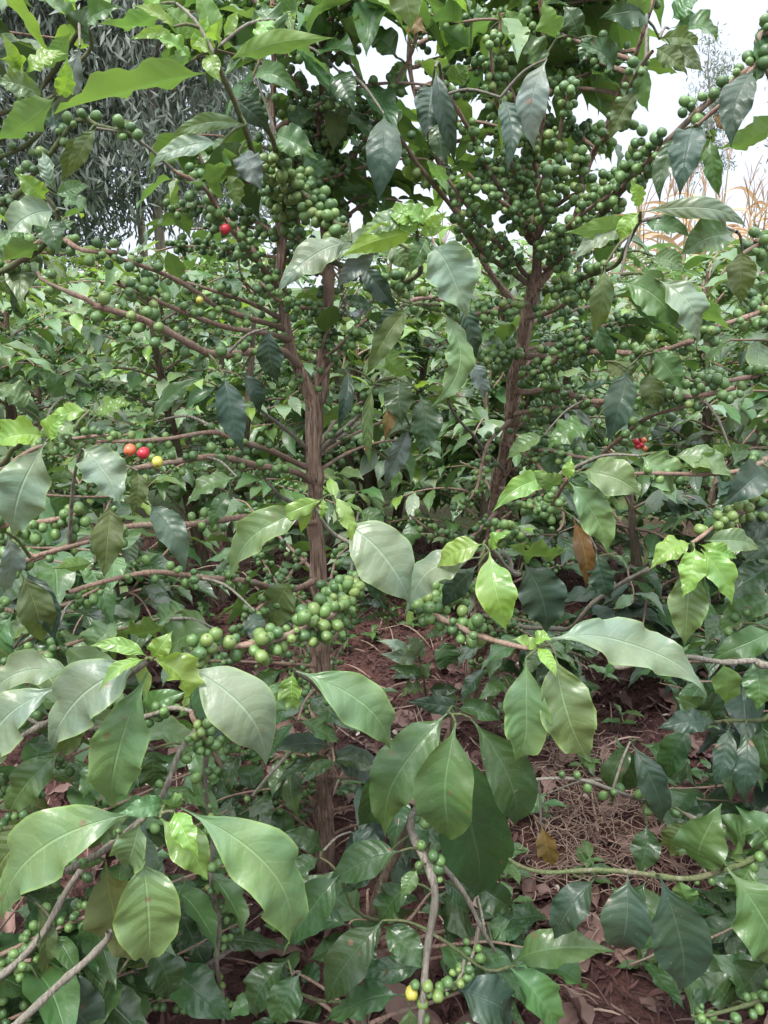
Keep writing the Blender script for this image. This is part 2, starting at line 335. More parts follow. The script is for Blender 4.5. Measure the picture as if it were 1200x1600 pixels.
class Plant:
    def __init__(s, name, label, cat, base, group=None):
        s.base = np.asarray(base, float); s.root = tag(empty(name, base), label, cat, group)
        s.br = []; s.leaves = []; s.ch = []; s.pts = []; s.name = name
    def branch(s, pts, r0, r1, mat=TW, name='branch', px=True, rough=.06, ns=8, knots=True):
        if px: pts = [P(*p) for p in pts]
        n = len(pts); rad = np.linspace(r0, r1, n)
        q, rr = spline(pts, rad, .010 if name == 'branch' else .014)
        if knots and name == 'branch':
            L = np.concatenate([[0], np.cumsum(np.linalg.norm(np.diff(q, axis=0), axis=1))])
            rr = rr * (1 + .28 * np.exp(-(((L % .048) - .024) / .006) ** 2))
            q[1:-1] += (np.sin(L[1:-1, None] * np.array([31, 27, 23]) + rng.uniform(0, 6, 3)) * .0030)
        s.br.append(dict(q=q, r=rr, mat=mat, name=name, rough=rough, ns=ns))
        return len(s.br) - 1
    def trunk(s, pts, name='trunk', mat=BK):           # pts (x, y, Y, radius in px)
        w_ = [P(*p[:3]) for p in pts]; rad = [p[3] / F * proj(q)[2] for p, q in zip(pts, w_)]
        q, rr = spline(w_, rad, .010)
        LL = np.arange(len(q)) * .01; g = 0
        for _ in range(max(3, int(LL[-1] / .07))): g = g + rng.uniform(.08, .30) * np.exp(-((LL - rng.uniform(0, LL[-1])) / rng.uniform(.006, .016)) ** 2)
        rr = rr * .88 * (1 + g); q[1:-1, 0] += .003 * np.sin(LL[1:-1] * 21 + 1) + .002 * np.sin(LL[1:-1] * 53)
        s.br.append(dict(q=q, r=rr, mat=mat, name=name, rough=.17, ns=30)); return len(s.br) - 1
    def nearest(s, p):
        best = (1e9, 0, 0)
        for i, b in enumerate(s.br):
            d = np.linalg.norm(b['q'] - p, axis=1); k = int(d.argmin())
            if d[k] - b['r'][k] < best[0]: best = (d[k] - b['r'][k], i, k)
        return best
    def leaf(s, P0, P1, N, W, cls, **k):
        s.leaves.append(dict(P0=np.asarray(P0), P1=np.asarray(P1), N=N, W=W, cls=cls, k=k))
    def hero(s, txt, Ydef=1.0):
        """one leaf per line: base x y, tip x y, width, (Y), class, optional flags"""
        for ln in txt.strip().splitlines():
            ln = ln.split('#')[0].split()
            if not ln: continue
            x0, y0, x1, y1, wd, Y = map(float, ln[:6]); cls = ln[6]; kw = {}
            for t in ln[7:]:
                a, b = t.split('='); kw[a] = float(b)
            Y = Y or Ydef
            r_ = random.Random(int(x0 * 7 + y0 * 13 + x1 * 3 + y1))
            dY = kw.pop('dy', r_.uniform(-.035, .015)); under = kw.pop('under', 1.0 if cls in ('U',) else 0.0)
            roll = kw.pop('roll', r_.uniform(-.45, .45)); up = kw.pop('up', .45)
            a = P(x0, y0, Y); b = P(x1, y1, Y + dY); mid = (a + b) / 2; M = nrm(b - a)
            vw = nrm(CAM - mid)
            n = (vw + np.array([0, 0, up])) if not under else (-vw * .9 + np.array([0, 0, .8]))
            n = nrm(n - M * n.dot(M)); Bx = np.cross(n, M); n = n * math.cos(roll) + Bx * math.sin(roll)
            dpt = proj(mid)[2]; cs = max(.5, abs(n.dot(vw)))
            W = wd / F * dpt / cs * .82
            k = dict(arch=kw.get('arch', r_.uniform(.09, .25)), bend=0, fold=kw.get('fold', r_.uniform(.12, .38)),
                     wave=kw.get('wave', r_.uniform(.05, .11) * (.7 if cls in 'DS' else 1.0)), curl=kw.get('curl', r_.uniform(-.25, .2)), twist=kw.get('twist', r_.uniform(-.7, .7)),
                     nu=26, nv=10, nw=kw.get('nw', r_.uniform(2.2, 3.8)))
            bd = kw.get('bend'); dx, dyy = x1 - x0, y1 - y0; Bz = np.cross(n, M)
            up_ = np.array([0, SI, CO]); 
            if abs(dx) > .35 * abs(dyy): k['bend'] = (abs(bd) * .75 if bd is not None else r_.uniform(.0, .06)) * (1 if Bz.dot(up_) > 0 else -1)
            else: k['bend'] = (bd if bd is not None else r_.uniform(-.08, .08)) * (1 if Bz[0] > 0 else -1)
            if under: k['arch'] = -abs(k['arch']) if 'arch' not in kw else kw['arch']
            s.leaf(a, b, n, W, cls, **k); s.leaves[-1]['hero'] = True
    def cherry(s, c, ax, r, m='g'):
        s.ch.append(dict(c=np.asarray(c), ax=ax, r=r, m=m))
    def cherries(s, bi, t0, t1, n, r=.0078, m='g', sp=.025, mixl=.0):
        b = s.br[bi]; q = b['q']; L = np.concatenate([[0], np.cumsum(np.linalg.norm(np.diff(q, axis=0), axis=1))])
        a, z = L[-1] * t0, L[-1] * t1; pos = a; mine = [c['c'] for c in s.ch[-60:]]
        while pos <= z:
            k = min(len(q) - 2, int(np.searchsorted(L, pos))); T = nrm(q[k + 1] - q[k]); R = b['r'][k]
            X = nrm(np.cross(T, [0.2, .3, .9])); Yv = np.cross(T, X); m_ = max(1, int(rng.poisson(n * 1.35)))
            for _ in range(m_ * 4):
                if m_ <= 0: break
                an = rng.uniform(0, 6.28); rr = r * .82 * rng.uniform(.75, 1.12)
                if rng.random() < .12: rr *= .65
                d = X * math.cos(an) + Yv * math.sin(an) + np.array([0, 0, -.15]); rad = R + rr * rng.choice([1.05, 1.5, 2.4], p=[.60, .25, .15])
                c = q[k] + nrm(d) * rad + T * rng.normal(0, r * .75)
                if all(np.linalg.norm(c - o) > r * 1.28 for o in mine[-40:]):
                    mine.append(c); s.cherry(c, nrm(d + T * rng.normal(0, .3)), rr, 'l' if rng.random() < mixl else m); m_ -= 1
            pos += sp * rng.uniform(.75, 1.3)
    def lateral(s, a, b, r0=.0035, sag=.03, lf=.5, ln=.12, cls='MMD', tipc='L', cz=None, cn=3, lo=False, cr=.0075, mat=TW, pairs=.05, pleaf=.85, nmr='branch', hang=.5):
        a = np.asarray(a); b = np.asarray(b); D = b - a; L = np.linalg.norm(D); t = np.linspace(0, 1, 6)
        side = nrm(np.cross(D, [0, 0, 1])) * rng.normal(0, .04) * L
        pts = [a + D * k + np.array([0, 0, sag * 4 * k * (1 - k)]) + side * math.sin(k * 5) for k in t]
        bi = s.branch(pts, r0, .0014, mat, nmr, px=False, ns=6 if lo else 8)
        q = s.br[bi]['q']; LL = np.concatenate([[0], np.cumsum(np.linalg.norm(np.diff(q, axis=0), axis=1))])
        if cz: s.cherries(bi, cz[0], cz[1], cn, cr)
        pos = LL[-1] * lf
        while pos < LL[-1] + .001:
            k = min(len(q) - 2, int(np.searchsorted(LL, pos))); T = nrm(q[k + 1] - q[k]); S = nrm(np.cross(T, [0, 0, 1])); fr = pos / LL[-1]
            for sg in (-1, 1):
                if rng.random() > pleaf: continue
                d = S * sg * rng.uniform(.6, 1) + T * rng.uniform(.1, .8) + np.array([0, 0, -1]) * rng.uniform(0, 2 * hang) + rng.normal(0, .15, 3)
                ll = ln * rng.uniform(.75, 1.2) * (1 if fr < .85 else .75)
                n = np.array([0, 0, 1.0]) + T * .2 + rng.normal(0, .25, 3)
                c = tipc[rng.integers(len(tipc))] if fr > .85 else cls[rng.integers(len(cls))]
                s.leaf(q[k], q[k] + nrm(d) * ll, n, ll * rng.uniform(.38, .48), c, arch=rng.uniform(.04, .16), bend=rng.uniform(-.05, .05), fold=rng.uniform(.1, .35),
                       wave=rng.uniform(.03, .07), twist=rng.uniform(-.4, .4), curl=rng.uniform(-.2, .2), nu=8 if lo else 18, nv=4 if lo else 6)
            pos += pairs * rng.uniform(.8, 1.2)
        return bi
    def attach(s):
        for lf in s.leaves:
            d, i, k = s.nearest(lf['P0'])
            if d > .012 and lf.get('hero'):
                a = s.br[i]['q'][k]; b = lf['P0']; m = (a + b) / 2 + np.array([0, 0, .12 * d])
                if d < .35: s.branch([a, m, b], min(.0032, .0016 + d * .01), .0014, TG if d < .06 else TT, 'branch', px=False, knots=False, ns=6)
    def build(s, nleaf=100, ncherry=100, lo=False, nbranch=100):
        s.attach()
        root = s.root; objs = []
        tr = [i for i, b in enumerate(s.br) if b['name'] == 'trunk']
        order = sorted([i for i in range(len(s.br)) if i not in tr], key=lambda i: -len(s.br[i]['q']) * s.br[i]['r'][0])
        keep = set(tr + order[:nbranch]); rest = MB(); obj = {}
        rmats = [BK, BKD, TW, TG, TT]
        for i, b in enumerate(s.br):
            g = tube_geo(b['q'], b['r'], b['ns'], b['rough'], i)
            if i in keep:
                mb = MB(); mb.add(*g, float(rng.random())); o = mb.build(b['name'], b['mat'], root, s.base); obj[i] = o
            else: rest.add(*g, float(rng.random()), rmats.index(b['mat']))
        rest.build('twig', rmats, root, s.base, 'stuff')
        keys = list(LM)
        def area(P0, P1, W):
            m = (P0 + P1) / 2; x, y, d = proj(m)
            if d < .2 or not (-40 < x < 1240 and -40 < y < 1640): return 0
            return np.linalg.norm(P1 - P0) * W / d / d
        def par(p):
            d, i, k = s.nearest(p); return obj.get(i, root)
        sc = [area(l['P0'], l['P1'], l['W']) * (1.5 if l.get('hero') else 1) for l in s.leaves]
        od = sorted(range(len(sc)), key=lambda i: -sc[i]); ind = {i for i in od[:nleaf] if sc[i] > 0}
        fol = MB()
        for i, l in enumerate(s.leaves):
            g = leaf_geo(l['P0'], l['P1'], l['N'], l['W'], **l['k'])
            if i in ind:
                mb = MB(); mb.add(*g, float(rng.random())); mb.build('leaf', LM[l['cls']], par(l['P0']), s.base)
            else: fol.add(*g, float(rng.random()), keys.index(l['cls']))
        fol.build('foliage', [LM[k] for k in keys], root, s.base, 'stuff')
        cs = []
        for c in s.ch:
            x, y, d = proj(c['c']); cs.append((c['r'] / d) ** 2 * (5 if c['m'] in 'royl' else 1) if (0 < x < 1200 and 0 < y < 1600 and d > .2) else 0)
        od = sorted(range(len(cs)), key=lambda i: -cs[i]); ind = {i for i in od[:ncherry] if cs[i] > 0}
        mass = MB(); ck = list(CM)
        for i, c in enumerate(s.ch):
            g = cherry_geo(c['c'], c['ax'], c['r'], not lo)
            if i in ind:
                mb = MB(); mb.add(*g, float(rng.random())); mb.build('cherry', CM[c['m']], par(c['c']), s.base)
            else: mass.add(*g, float(rng.random()), ck.index(c['m']))
        mass.build('unpicked_fruit', [CM[k] for k in ck], root, s.base, 'stuff')

# ================================================================== A: left coffee tree
def gp(x, y):                                          # ground point under a pixel
    b = (800 - y) / F; d = CAMZ / (SI - b * CO); return np.array([(x - 600) / F * d, d * (CO + b * SI), 0.])
A = Plant('coffee_tree', 'tall coffee tree with reddish forked trunk left of centre, loaded with green cherries', 'coffee tree', P(508, 1350, 1.37) * [1, 1, 0])
tA = A.trunk([(509, 1400, 1.37, 17), (508, 1280, 1.37, 15), (507, 1180, 1.37, 14.5), (503, 1050, 1.37, 14), (498, 920, 1.37, 13.5), (495, 820, 1.37, 12.5), (490, 740, 1.36, 13), (489, 660, 1.36, 14), (490, 615, 1.36, 14)], mat=BK)
A.trunk([(488, 640, 1.36, 11), (468, 585, 1.35, 10), (449, 520, 1.35, 9), (443, 460, 1.35, 8.5), (438, 380, 1.34, 8.5), (435, 300, 1.34, 7), (431, 200, 1.33, 5), (428, 80, 1.32, 4), (425, -60, 1.32, 4)], 'stem')
A.trunk([(492, 630, 1.37, 12), (503, 570, 1.38, 11), (510, 500, 1.39, 10), (517, 430, 1.39, 8.5), (503, 350, 1.40, 8), (500, 240, 1.40, 6), (508, 120, 1.40, 5), (514, -60, 1.40, 4)], 'stem')
A1 = A.branch([(490, 755, 1.36), (440, 732, 1.25), (350, 718, 1.12), (270, 722, 1.05), (205, 728, 1.0)], .0058, .0028)
A2 = A.branch([(488, 735, 1.36), (430, 705, 1.28), (370, 690, 1.2), (330, 678, 1.15), (260, 682, 1.1), (150, 690, 1.05)], .005, .0022)
A3 = A.branch([(470, 570, 1.35), (440, 550, 1.28), (380, 553, 1.18), (320, 547, 1.1), (240, 508, 1.02), (190, 492, .98), (145, 478, .96)], .0062, .0034)
A4 = A.branch([(455, 535, 1.35), (400, 518, 1.26), (300, 495, 1.15), (235, 468, 1.08), (185, 440, 1.02)], .0046, .0024)
A5 = A.branch([(448, 520, 1.35), (370, 488, 1.25), (300, 455, 1.16), (240, 425, 1.1), (170, 395, 1.05)], .0046, .0022)
A5b = A.branch([(445, 500, 1.36), (400, 478, 1.30), (350, 462, 1.25), (290, 440, 1.22)], .0042, .002)
A6 = A.branch([(440, 465, 1.35), (425, 430, 1.32), (385, 390, 1.26), (350, 345, 1.18), (320, 295, 1.12), (270, 265, 1.1)], .005, .0022)
A6b = A.branch([(408, 415, 1.3), (370, 360, 1.3), (345, 330, 1.3), (330, 280, 1.3), (290, 200, 1.28)], .004, .002)
A7 = A.branch([(495, 905, 1.36), (450, 920, 1.28), (400, 914, 1.18), (333, 901, 1.08), (250, 896, 1.0), (180, 908, .95), (105, 925, .9)], .0058, .0026)
A8 = A.branch([(493, 815, 1.36), (430, 812, 1.25), (340, 811, 1.12), (280, 818, 1.05), (200, 828, .98), (105, 850, .92), (30, 880, .88)], .0056, .0026)
A9 = A.branch([(500, 705, 1.36), (530, 678, 1.32), (565, 640, 1.25), (592, 588, 1.2)], .005, .0026, TT)
A9b = A.branch([(510, 695, 1.36), (550, 675, 1.38), (578, 650, 1.38)], .003, .002, TT)
A10 = A.branch([(480, 702, 1.36), (440, 668, 1.3), (405, 638, 1.25)], .0042, .002, TT)
A11 = A.branch([(485, 800, 1.36), (440, 780, 1.3), (412, 745, 1.28)], .0038, .002, TT)
A12 = A.branch([(508, 915, 1.35), (535, 925, 1.1), (525, 950, .93), (480, 978, .86), (420, 1008, .82), (300, 1018, .78)], .0052, .003)
A13 = A.branch([(478, 872, 1.34), (440, 915, 1.2), (395, 958, 1.12), (375, 985, 1.1)], .003, .0018)
A14 = A.branch([(505, 1130, 1.37), (450, 1180, 1.3), (395, 1245, 1.2)], .004, .0025, TT)
A15 = A.branch([(508, 1275, 1.37), (450, 1258, 1.35), (385, 1255, 1.3)], .0048, .003, TT)
A16 = A.branch([(500, 560, 1.38), (540, 530, 1.3), (575, 500, 1.25)], .0035, .002)
A17 = A.branch([(512, 940, 1.36), (560, 900, 1.1), (600, 880, .98), (520, 830, .94), (488, 790, .92)], .0035, .0022, TT)
A18 = A.branch([(505, 1090, 1.37), (520, 1090, 1.1), (490, 1070, .9), (455, 1048, .85)], .0035, .0022, TT)
A19 = A.branch([(508, 400, 1.39), (560, 430, 1.25), (620, 440, 1.1), (660, 430, 1.02), (655, 400, 1.0), (652, 362, .98)], .0042, .0024, TG)
A20 = A.branch([(437, 330, 1.34), (420, 290, 1.2), (400, 240, 1.05), (370, 180, .98), (348, 125, .94), (335, 85, .93)], .0045, .0022, TG)
A21 = A.branch([(500, 300, 1.39), (470, 290, 1.25), (440, 260, 1.12), (420, 215, 1.05), (395, 185, 1.0)], .0045, .0026, TG)
A22 = A.branch([(436, 360, 1.34), (455, 300, 1.2), (500, 330, 1.1), (530, 345, 1.05), (545, 350, 1.02)], .004, .0024, TG)
A23 = A.branch([(505, 300, 1.4), (480, 200, 1.42), (455, 120, 1.42), (440, 60, 1.42)], .0035, .002)
A24 = A.branch([(500, 260, 1.4), (550, 180, 1.36), (575, 150, 1.34), (545, 90, 1.32)], .0035, .002)
A25 = A.branch([(510, 290, 1.4), (560, 230, 1.35), (600, 170, 1.3), (640, 90, 1.25), (650, 20, 1.2)], .004, .002)
A26 = A.branch([(495, 430, 1.39), (470, 380, 1.3), (465, 330, 1.25), (478, 290, 1.2)], .0036, .002)
A27 = A.branch([(512, 480, 1.39), (470, 480, 1.3), (430, 470, 1.22), (405, 440, 1.2)], .003, .002)
for b, t0, t1, n, r, mx_ in [(A1, .3, 1, 2.2, .0078, .1), (A2, .35, 1, 2.6, .0070, .2), (A3, .3, 1, .8, .0085, .15), (A4, .3, 1, 1.3, .0072, .1), (A5, .3, .95, 1.7, .0070, .05), (A5b, .1, 1, 1.8, .0070, .05),
        (A6, .1, 1, 3.2, .0078, 0), (A6b, .2, 1, 3.2, .0075, 0), (A7, .45, 1, 2.4, .0066, .1), (A8, .35, 1, 1.2, .0076, .1), (A9, .1, .9, .7, .0075, 0), (A12, .28, .8, 6.5, .0096, .35), (A12, .8, 1, 4.5, .0090, .6),
        (A13, .3, 1, 2.6, .0075, .2), (A16, .2, 1, 3.2, .0078, 0), (A18, .1, .4, 2, .0075, 0), (A19, .35, .75, 3.5, .0080, .15), (A20, .1, .5, 3.6, .0078, .1), (A21, .1, .8, 3.5, .0084, .35), (A22, .1, .95, 4.6, .0086, .3),
        (A23, .1, .9, 4.2, .0078, 0), (A24, .05, .7, 4, .0078, 0), (A25, .1, .7, 3.2, .0078, 0), (A26, .1, 1, 4, .0078, 0), (A27, .1, 1, 3, .0075, 0), (A17, .1, .45, 2.6, .0075, .1)]:
    A.cherries(b, t0, t1, n, r, 'g', mixl=mx_)
for bi, t0, t1 in ((1, .42, .9), (2, .45, .95), (1, .05, .35), (2, .1, .3)): A.cherries(bi, t0, t1, 3.0, .0078, 'g')
for x, y, Y, r, m in [(203, 703, .97, .0088, 'o'), (224, 708, .965, .0088, 'r'), (246, 722, .965, .0085, 'y'), (352, 358, 1.15, .0086, 'r'), (172, 686, 1.04, .006, 'l'), (312, 469, 1.12, .006, 'y'),
        (150, 495, .93, .0092, 'g'), (230, 487, .98, .0098, 'g'), (197, 515, .95, .0088, 'g'), (215, 513, .95, .0085, 'g'), (248, 511, .96, .0088, 'l'), (242, 535, .95, .0092, 'g'), (205, 493, .96, .0085, 'l'),
        (80, 428, .95, .0092, 'g'), (79, 452, .95, .0085, 'g'), (206, 463, 1.05, .009, 'g'), (215, 449, 1.06, .0088, 'g'), (226, 460, 1.05, .0078, 'g'), (313, 488, 1.1, .009, 'g'), (202, 417, 1.0, .009, 'g'),
        (510, 994, .84, .0088, 'l'), (488, 1003, .84, .0085, 'l')]:
    A.cherry(P(x, y, Y), [random.uniform(-.5, .5), -.8, -.4], r * (.85 if m in 'roy' else .68), m)
A.branch([(150, 478, .96), (115, 460, .95), (80, 440, .95), (60, 425, .95)], .003, .0018)
A.hero('''
335 113 82 180 58 .92 U bend=.2 roll=.35 fold=.35 wave=.07 arch=-.08 twist=.8
275 5 150 38 34 .95 U
272 42 206 10 20 .92 Y
268 48 203 62 20 .92 Y
330 92 325 25 45 .96 Y up=.9
345 70 300 -20 46 .98 U
310 60 262 8 40 1.0 U
300 80 250 110 30 1.0 U
355 95 522 58 42 .93 U bend=-.12 roll=.3 fold=.35 wave=.09
300 95 240 60 26 .95 Y
322 88 345 130 24 .93 Y
225 25 260 -10 30 .97 Y
430 30 400 70 26 1.0 Y
342 62 350 22 18 .92 Y
350 60 372 18 22 .92 Y
335 85 300 70 22 .94 Y
385 195 268 217 36 .97 L bend=-.12
345 225 234 262 36 .96 P bend=.08
372 240 292 285 60 1.0 U
388 228 300 262 46 1.02 D under=1
375 240 410 302 50 1.0 G
362 150 424 206 42 1.0 S
400 165 372 130 30 1.02 D
355 270 375 325 34 1.04 U
430 210 498 250 55 1.1 M
395 120 470 150 36 1.1 M
150 200 100 285 32 1.02 O
208 188 180 222 22 1.05 O
652 360 532 400 56 .97 Y bend=.14 under=1 fold=.4 wave=.08
648 352 560 372 44 .96 L bend=.12 wave=.08
656 352 600 334 40 .95 Y bend=-.1 wave=.09
662 352 628 322 30 .95 Y wave=.09
668 360 700 330 26 .96 Y fold=.4
668 368 640 430 44 1.0 M
600 380 640 425 46 1.02 L
660 358 595 336 34 .96 Y
655 360 685 322 28 .97 Y
655 365 700 356 30 .97 Y
548 378 433 460 62 .98 P bend=-.10 roll=0 fold=.1
672 378 728 496 100 .97 P bend=-.05 roll=0 fold=.1
600 388 512 408 50 1.0 P
590 395 525 452 40 1.0 G
565 412 622 492 44 1.04 S
640 478 570 592 44 1.0 O bend=.1
625 480 585 560 40 1.02 S
688 484 674 636 58 .98 L bend=.2 roll=.6
600 545 652 592 44 1.05 U
570 560 640 600 40 1.08 L
625 590 628 665 58 1.15 D
655 615 655 712 62 1.15 D
612 620 600 690 26 1.15 B
640 665 600 762 38 1.15 G
583 600 580 735 24 1.15 O
543 575 527 674 30 1.2 S
420 512 435 600 50 1.12 S
378 580 405 650 34 1.22 S
350 588 380 708 56 1.08 S bend=-.06 arch=.12
128 700 188 792 82 .84 P roll=0 fold=.1
215 735 205 808 36 .88 O
172 785 162 905 60 .86 O roll=0
232 788 290 896 56 .88 S bend=-.08
148 878 82 888 32 .85 U
240 660 320 590 30 1.3 M
370 745 290 790 40 1.05 M
360 765 330 830 36 1.1 M
490 795 358 910 66 .90 L bend=.14 roll=0
505 780 425 815 36 .90 Y
485 778 470 835 22 .90 Y
520 775 550 858 32 .88 Y roll=.3
505 778 500 812 18 .88 Y
528 812 640 945 118 .88 P bend=-.07 roll=0 fold=.08 wave=.03
455 905 430 985 66 1.15 O roll=0
398 955 410 1010 40 1.0 S
462 1048 610 1172 84 .83 L roll=0 bend=-.08 fold=.1
458 1050 464 1110 44 .83 Y
448 1056 412 1140 50 .83 L
440 1048 395 1072 30 .85 M
560 800 600 830 40 1.2 M
520 640 470 600 30 1.4 M
495 650 560 625 26 1.4 U
585 480 530 470 28 1.3 D
470 240 520 280 40 1.3 M
490 170 455 215 36 1.3 D
530 112 556 180 44 1.2 D
600 178 590 320 66 1.15 S roll=0 bend=.03 fold=.12 wave=.02
615 -40 642 50 72 1.05 L roll=0
620 90 570 40 50 1.25 M
585 60 530 30 46 1.25 U
520 40 470 70 44 1.3 M
470 30 430 -10 44 1.3 U
640 36 668 52 26 1.2 B
640 100 600 150 40 1.3 U
540 160 520 240 40 1.35 O
430 60 400 20 44 1.1 M
''')
A.branch([(600, 440, 1.12), (640, 470, 1.05), (688, 478, .99)], .003, .0018, TG)
A.branch([(585, 600, 1.2), (620, 590, 1.17), (655, 610, 1.16)], .003, .0018, TG)

# random laterals behind and above, with leaves in pairs and fruit along them
def fill(pl, starts, n, xr, yr, Yr, cls, tipc, cn=3, cz=(.15, .7), ln=.12, lf=.55, lo=False, mat=TW, **k):
    for _ in range(n):
        s_ = starts[rng.integers(len(starts))]; q = pl.br[s_]['q']
        b = P(rng.uniform(*xr), rng.uniform(*yr), rng.uniform(*Yr))
        d = np.abs(q[:, 2] - (b[2] - .05)); a = q[int(d.argmin())]
        if np.linalg.norm(b - a) > .75: b = a + nrm(b - a) * .75
        pl.lateral(a, b, .0036, .02, lf, ln, cls, tipc, cz if cn else None, cn, lo, mat=mat, **k)
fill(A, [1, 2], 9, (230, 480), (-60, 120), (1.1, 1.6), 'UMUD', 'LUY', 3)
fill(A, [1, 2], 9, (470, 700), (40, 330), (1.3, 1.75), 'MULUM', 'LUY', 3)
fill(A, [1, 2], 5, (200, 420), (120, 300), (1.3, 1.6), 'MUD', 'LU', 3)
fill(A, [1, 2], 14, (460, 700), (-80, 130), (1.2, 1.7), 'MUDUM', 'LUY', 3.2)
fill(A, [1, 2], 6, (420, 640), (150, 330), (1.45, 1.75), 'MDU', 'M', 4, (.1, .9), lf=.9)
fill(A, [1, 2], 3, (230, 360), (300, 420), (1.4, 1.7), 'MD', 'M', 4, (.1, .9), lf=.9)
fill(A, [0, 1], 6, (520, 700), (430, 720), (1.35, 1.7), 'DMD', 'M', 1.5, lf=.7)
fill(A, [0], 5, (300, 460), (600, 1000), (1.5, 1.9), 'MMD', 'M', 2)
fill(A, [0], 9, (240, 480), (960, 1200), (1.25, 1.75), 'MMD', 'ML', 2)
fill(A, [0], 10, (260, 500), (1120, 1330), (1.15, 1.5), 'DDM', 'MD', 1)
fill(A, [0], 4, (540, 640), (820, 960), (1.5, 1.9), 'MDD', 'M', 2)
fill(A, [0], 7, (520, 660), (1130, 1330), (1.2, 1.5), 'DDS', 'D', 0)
A.build()

# ================================================================== B: right coffee tree
gB = gp(736, 1118)
B = Plant('coffee_tree', 'leaning coffee tree right of centre, its upper branches crowded with green cherries', 'coffee tree', gB)
B.trunk([(735, 1130, gB[1], 14), (738, 1090, 1.93, 13), (750, 960, 1.85, 12), (765, 850, 1.76, 11.5), (785, 730, 1.66, 12.5), (800, 650, 1.6, 12), (809, 590, 1.56, 12.5), (822, 510, 1.52, 11), (832, 430, 1.48, 10.5)], mat=BK)
B.trunk([(832, 440, 1.48, 9.5), (840, 350, 1.45, 6), (843, 250, 1.42, 4.5), (846, 130, 1.38, 4.5), (846, 0, 1.34, 3.5), (848, -80, 1.32, 3)], 'stem')
B.trunk([(832, 450, 1.49, 7), (865, 410, 1.48, 6), (895, 350, 1.46, 5), (925, 250, 1.42, 5.5), (960, 160, 1.38, 4.5), (1000, 60, 1.32, 3.5), (1030, -10, 1.3, 3)], 'stem')
B.trunk([(822, 500, 1.53, 6), (770, 430, 1.55, 5), (720, 340, 1.55, 5.5), (680, 240, 1.52, 5), (650, 150, 1.5, 4), (640, 40, 1.48, 3)], 'stem')
b_ = B.branch
bb = []
def bc(pts, r0, r1, t0, t1, n, r=.0080, mx_=.05, mat=TW):
    i = b_(pts, r0, r1, mat); 
    if n: B.cherries(i, max(t0, .16), t1, n * .9, r, 'g', mixl=max(mx_, .12))
    return i
bc([(820, 445, 1.48), (750, 383, 1.4), (673, 283, 1.3), (625, 215, 1.25)], .0048, .0024, .1, 1, 2.6)
bc([(832, 380, 1.46), (780, 293, 1.36), (730, 200, 1.28), (690, 120, 1.22)], .0048, .0024, .1, 1, 2.8)
bc([(825, 430, 1.48), (775, 380, 1.38), (735, 330, 1.3), (700, 280, 1.26)], .0042, .0024, .1, 1, 3.4)
bc([(840, 330, 1.45), (800, 250, 1.36), (775, 160, 1.3), (770, 60, 1.26)], .0042, .0022, .1, 1, 3.6, .008, .15)
bc([(842, 300, 1.44), (870, 260, 1.3), (880, 200, 1.25), (890, 130, 1.22)], .004, .002, .1, 1, 4.0)
bc([(843, 280, 1.43), (820, 200, 1.34), (790, 100, 1.3), (780, 20, 1.28)], .004, .002, .1, .9, 4.2, .0078, .3)
bc([(900, 330, 1.45), (950, 290, 1.3), (980, 260, 1.2), (1020, 225, 1.12)], .0042, .0025, .2, 1, 3.6)
bc([(880, 385, 1.47), (950, 320, 1.28), (1030, 235, 1.1), (1080, 185, 1.06), (1140, 130, 1.04), (1210, 70, 1.02)], .0055, .003, .15, .92, 5.0, .0082, 0)
bc([(930, 240, 1.41), (960, 200, 1.3), (990, 130, 1.2), (1020, 80, 1.15)], .004, .0022, .05, .9, 4.2)
bc([(836, 400, 1.47), (870, 370, 1.3), (920, 330, 1.2), (960, 300, 1.16)], .004, .0022, .2, 1, 3.6)
bc([(838, 380, 1.46), (850, 330, 1.3), (840, 290, 1.2), (860, 250, 1.16)], .004, .0022, .3, 1, 3.6)
bc([(838, 370, 1.46), (800, 330, 1.34), (760, 300, 1.28), (730, 270, 1.25)], .004, .0022, .25, 1, 3.4)
bc([(850, 420, 1.48), (880, 400, 1.4), (900, 350, 1.32), (950, 360, 1.26)], .004, .0022, .1, 1, 4)
bc([(841, 340, 1.45), (880, 310, 1.36), (910, 290, 1.3), (900, 240, 1.25)], .004, .0022, .1, 1, 4.6)
bc([(826, 470, 1.5), (790, 482, 1.38), (740, 488, 1.25), (680, 470, 1.15), (640, 472, 1.1)], .0045, .0025, .1, .95, 3.6)
bc([(824, 495, 1.51), (860, 485, 1.4), (900, 470, 1.3), (925, 440, 1.22)], .0045, .0025, .2, 1, 3.6)
bc([(818, 540, 1.54), (770, 560, 1.4), (740, 570, 1.3), (725, 560, 1.25)], .004, .0022, .1, 1, 4)
bc([(816, 560, 1.55), (870, 556, 1.42), (920, 553, 1.28), (1010, 549, 1.15), (1085, 533, 1.06)], .0058, .0032, .08, 1, 2.6)
bc([(812, 590, 1.56), (850, 575, 1.4), (890, 540, 1.3), (920, 530, 1.25)], .0045, .0025, .1, 1, 3.6)
bc([(810, 610, 1.57), (870, 612, 1.42), (930, 625, 1.28), (1000, 622, 1.16), (1080, 618, 1.08), (1150, 605, 1.02)], .0056, .003, .05, 1, 2.8)
bc([(804, 645, 1.59), (860, 640, 1.45), (940, 631, 1.35)], .0048, .003, .05, .9, 3.0)
bc([(940, 715, 1.3), (955, 695, 1.26), (1000, 660, 1.18), (1060, 640, 1.1), (1100, 625, 1.05)], .0036, .002, .1, 1, .7)
bc([(795, 700, 1.63), (860, 705, 1.5), (905, 715, 1.4), (945, 712, 1.3)], .0042, .003, .1, .9, 3)
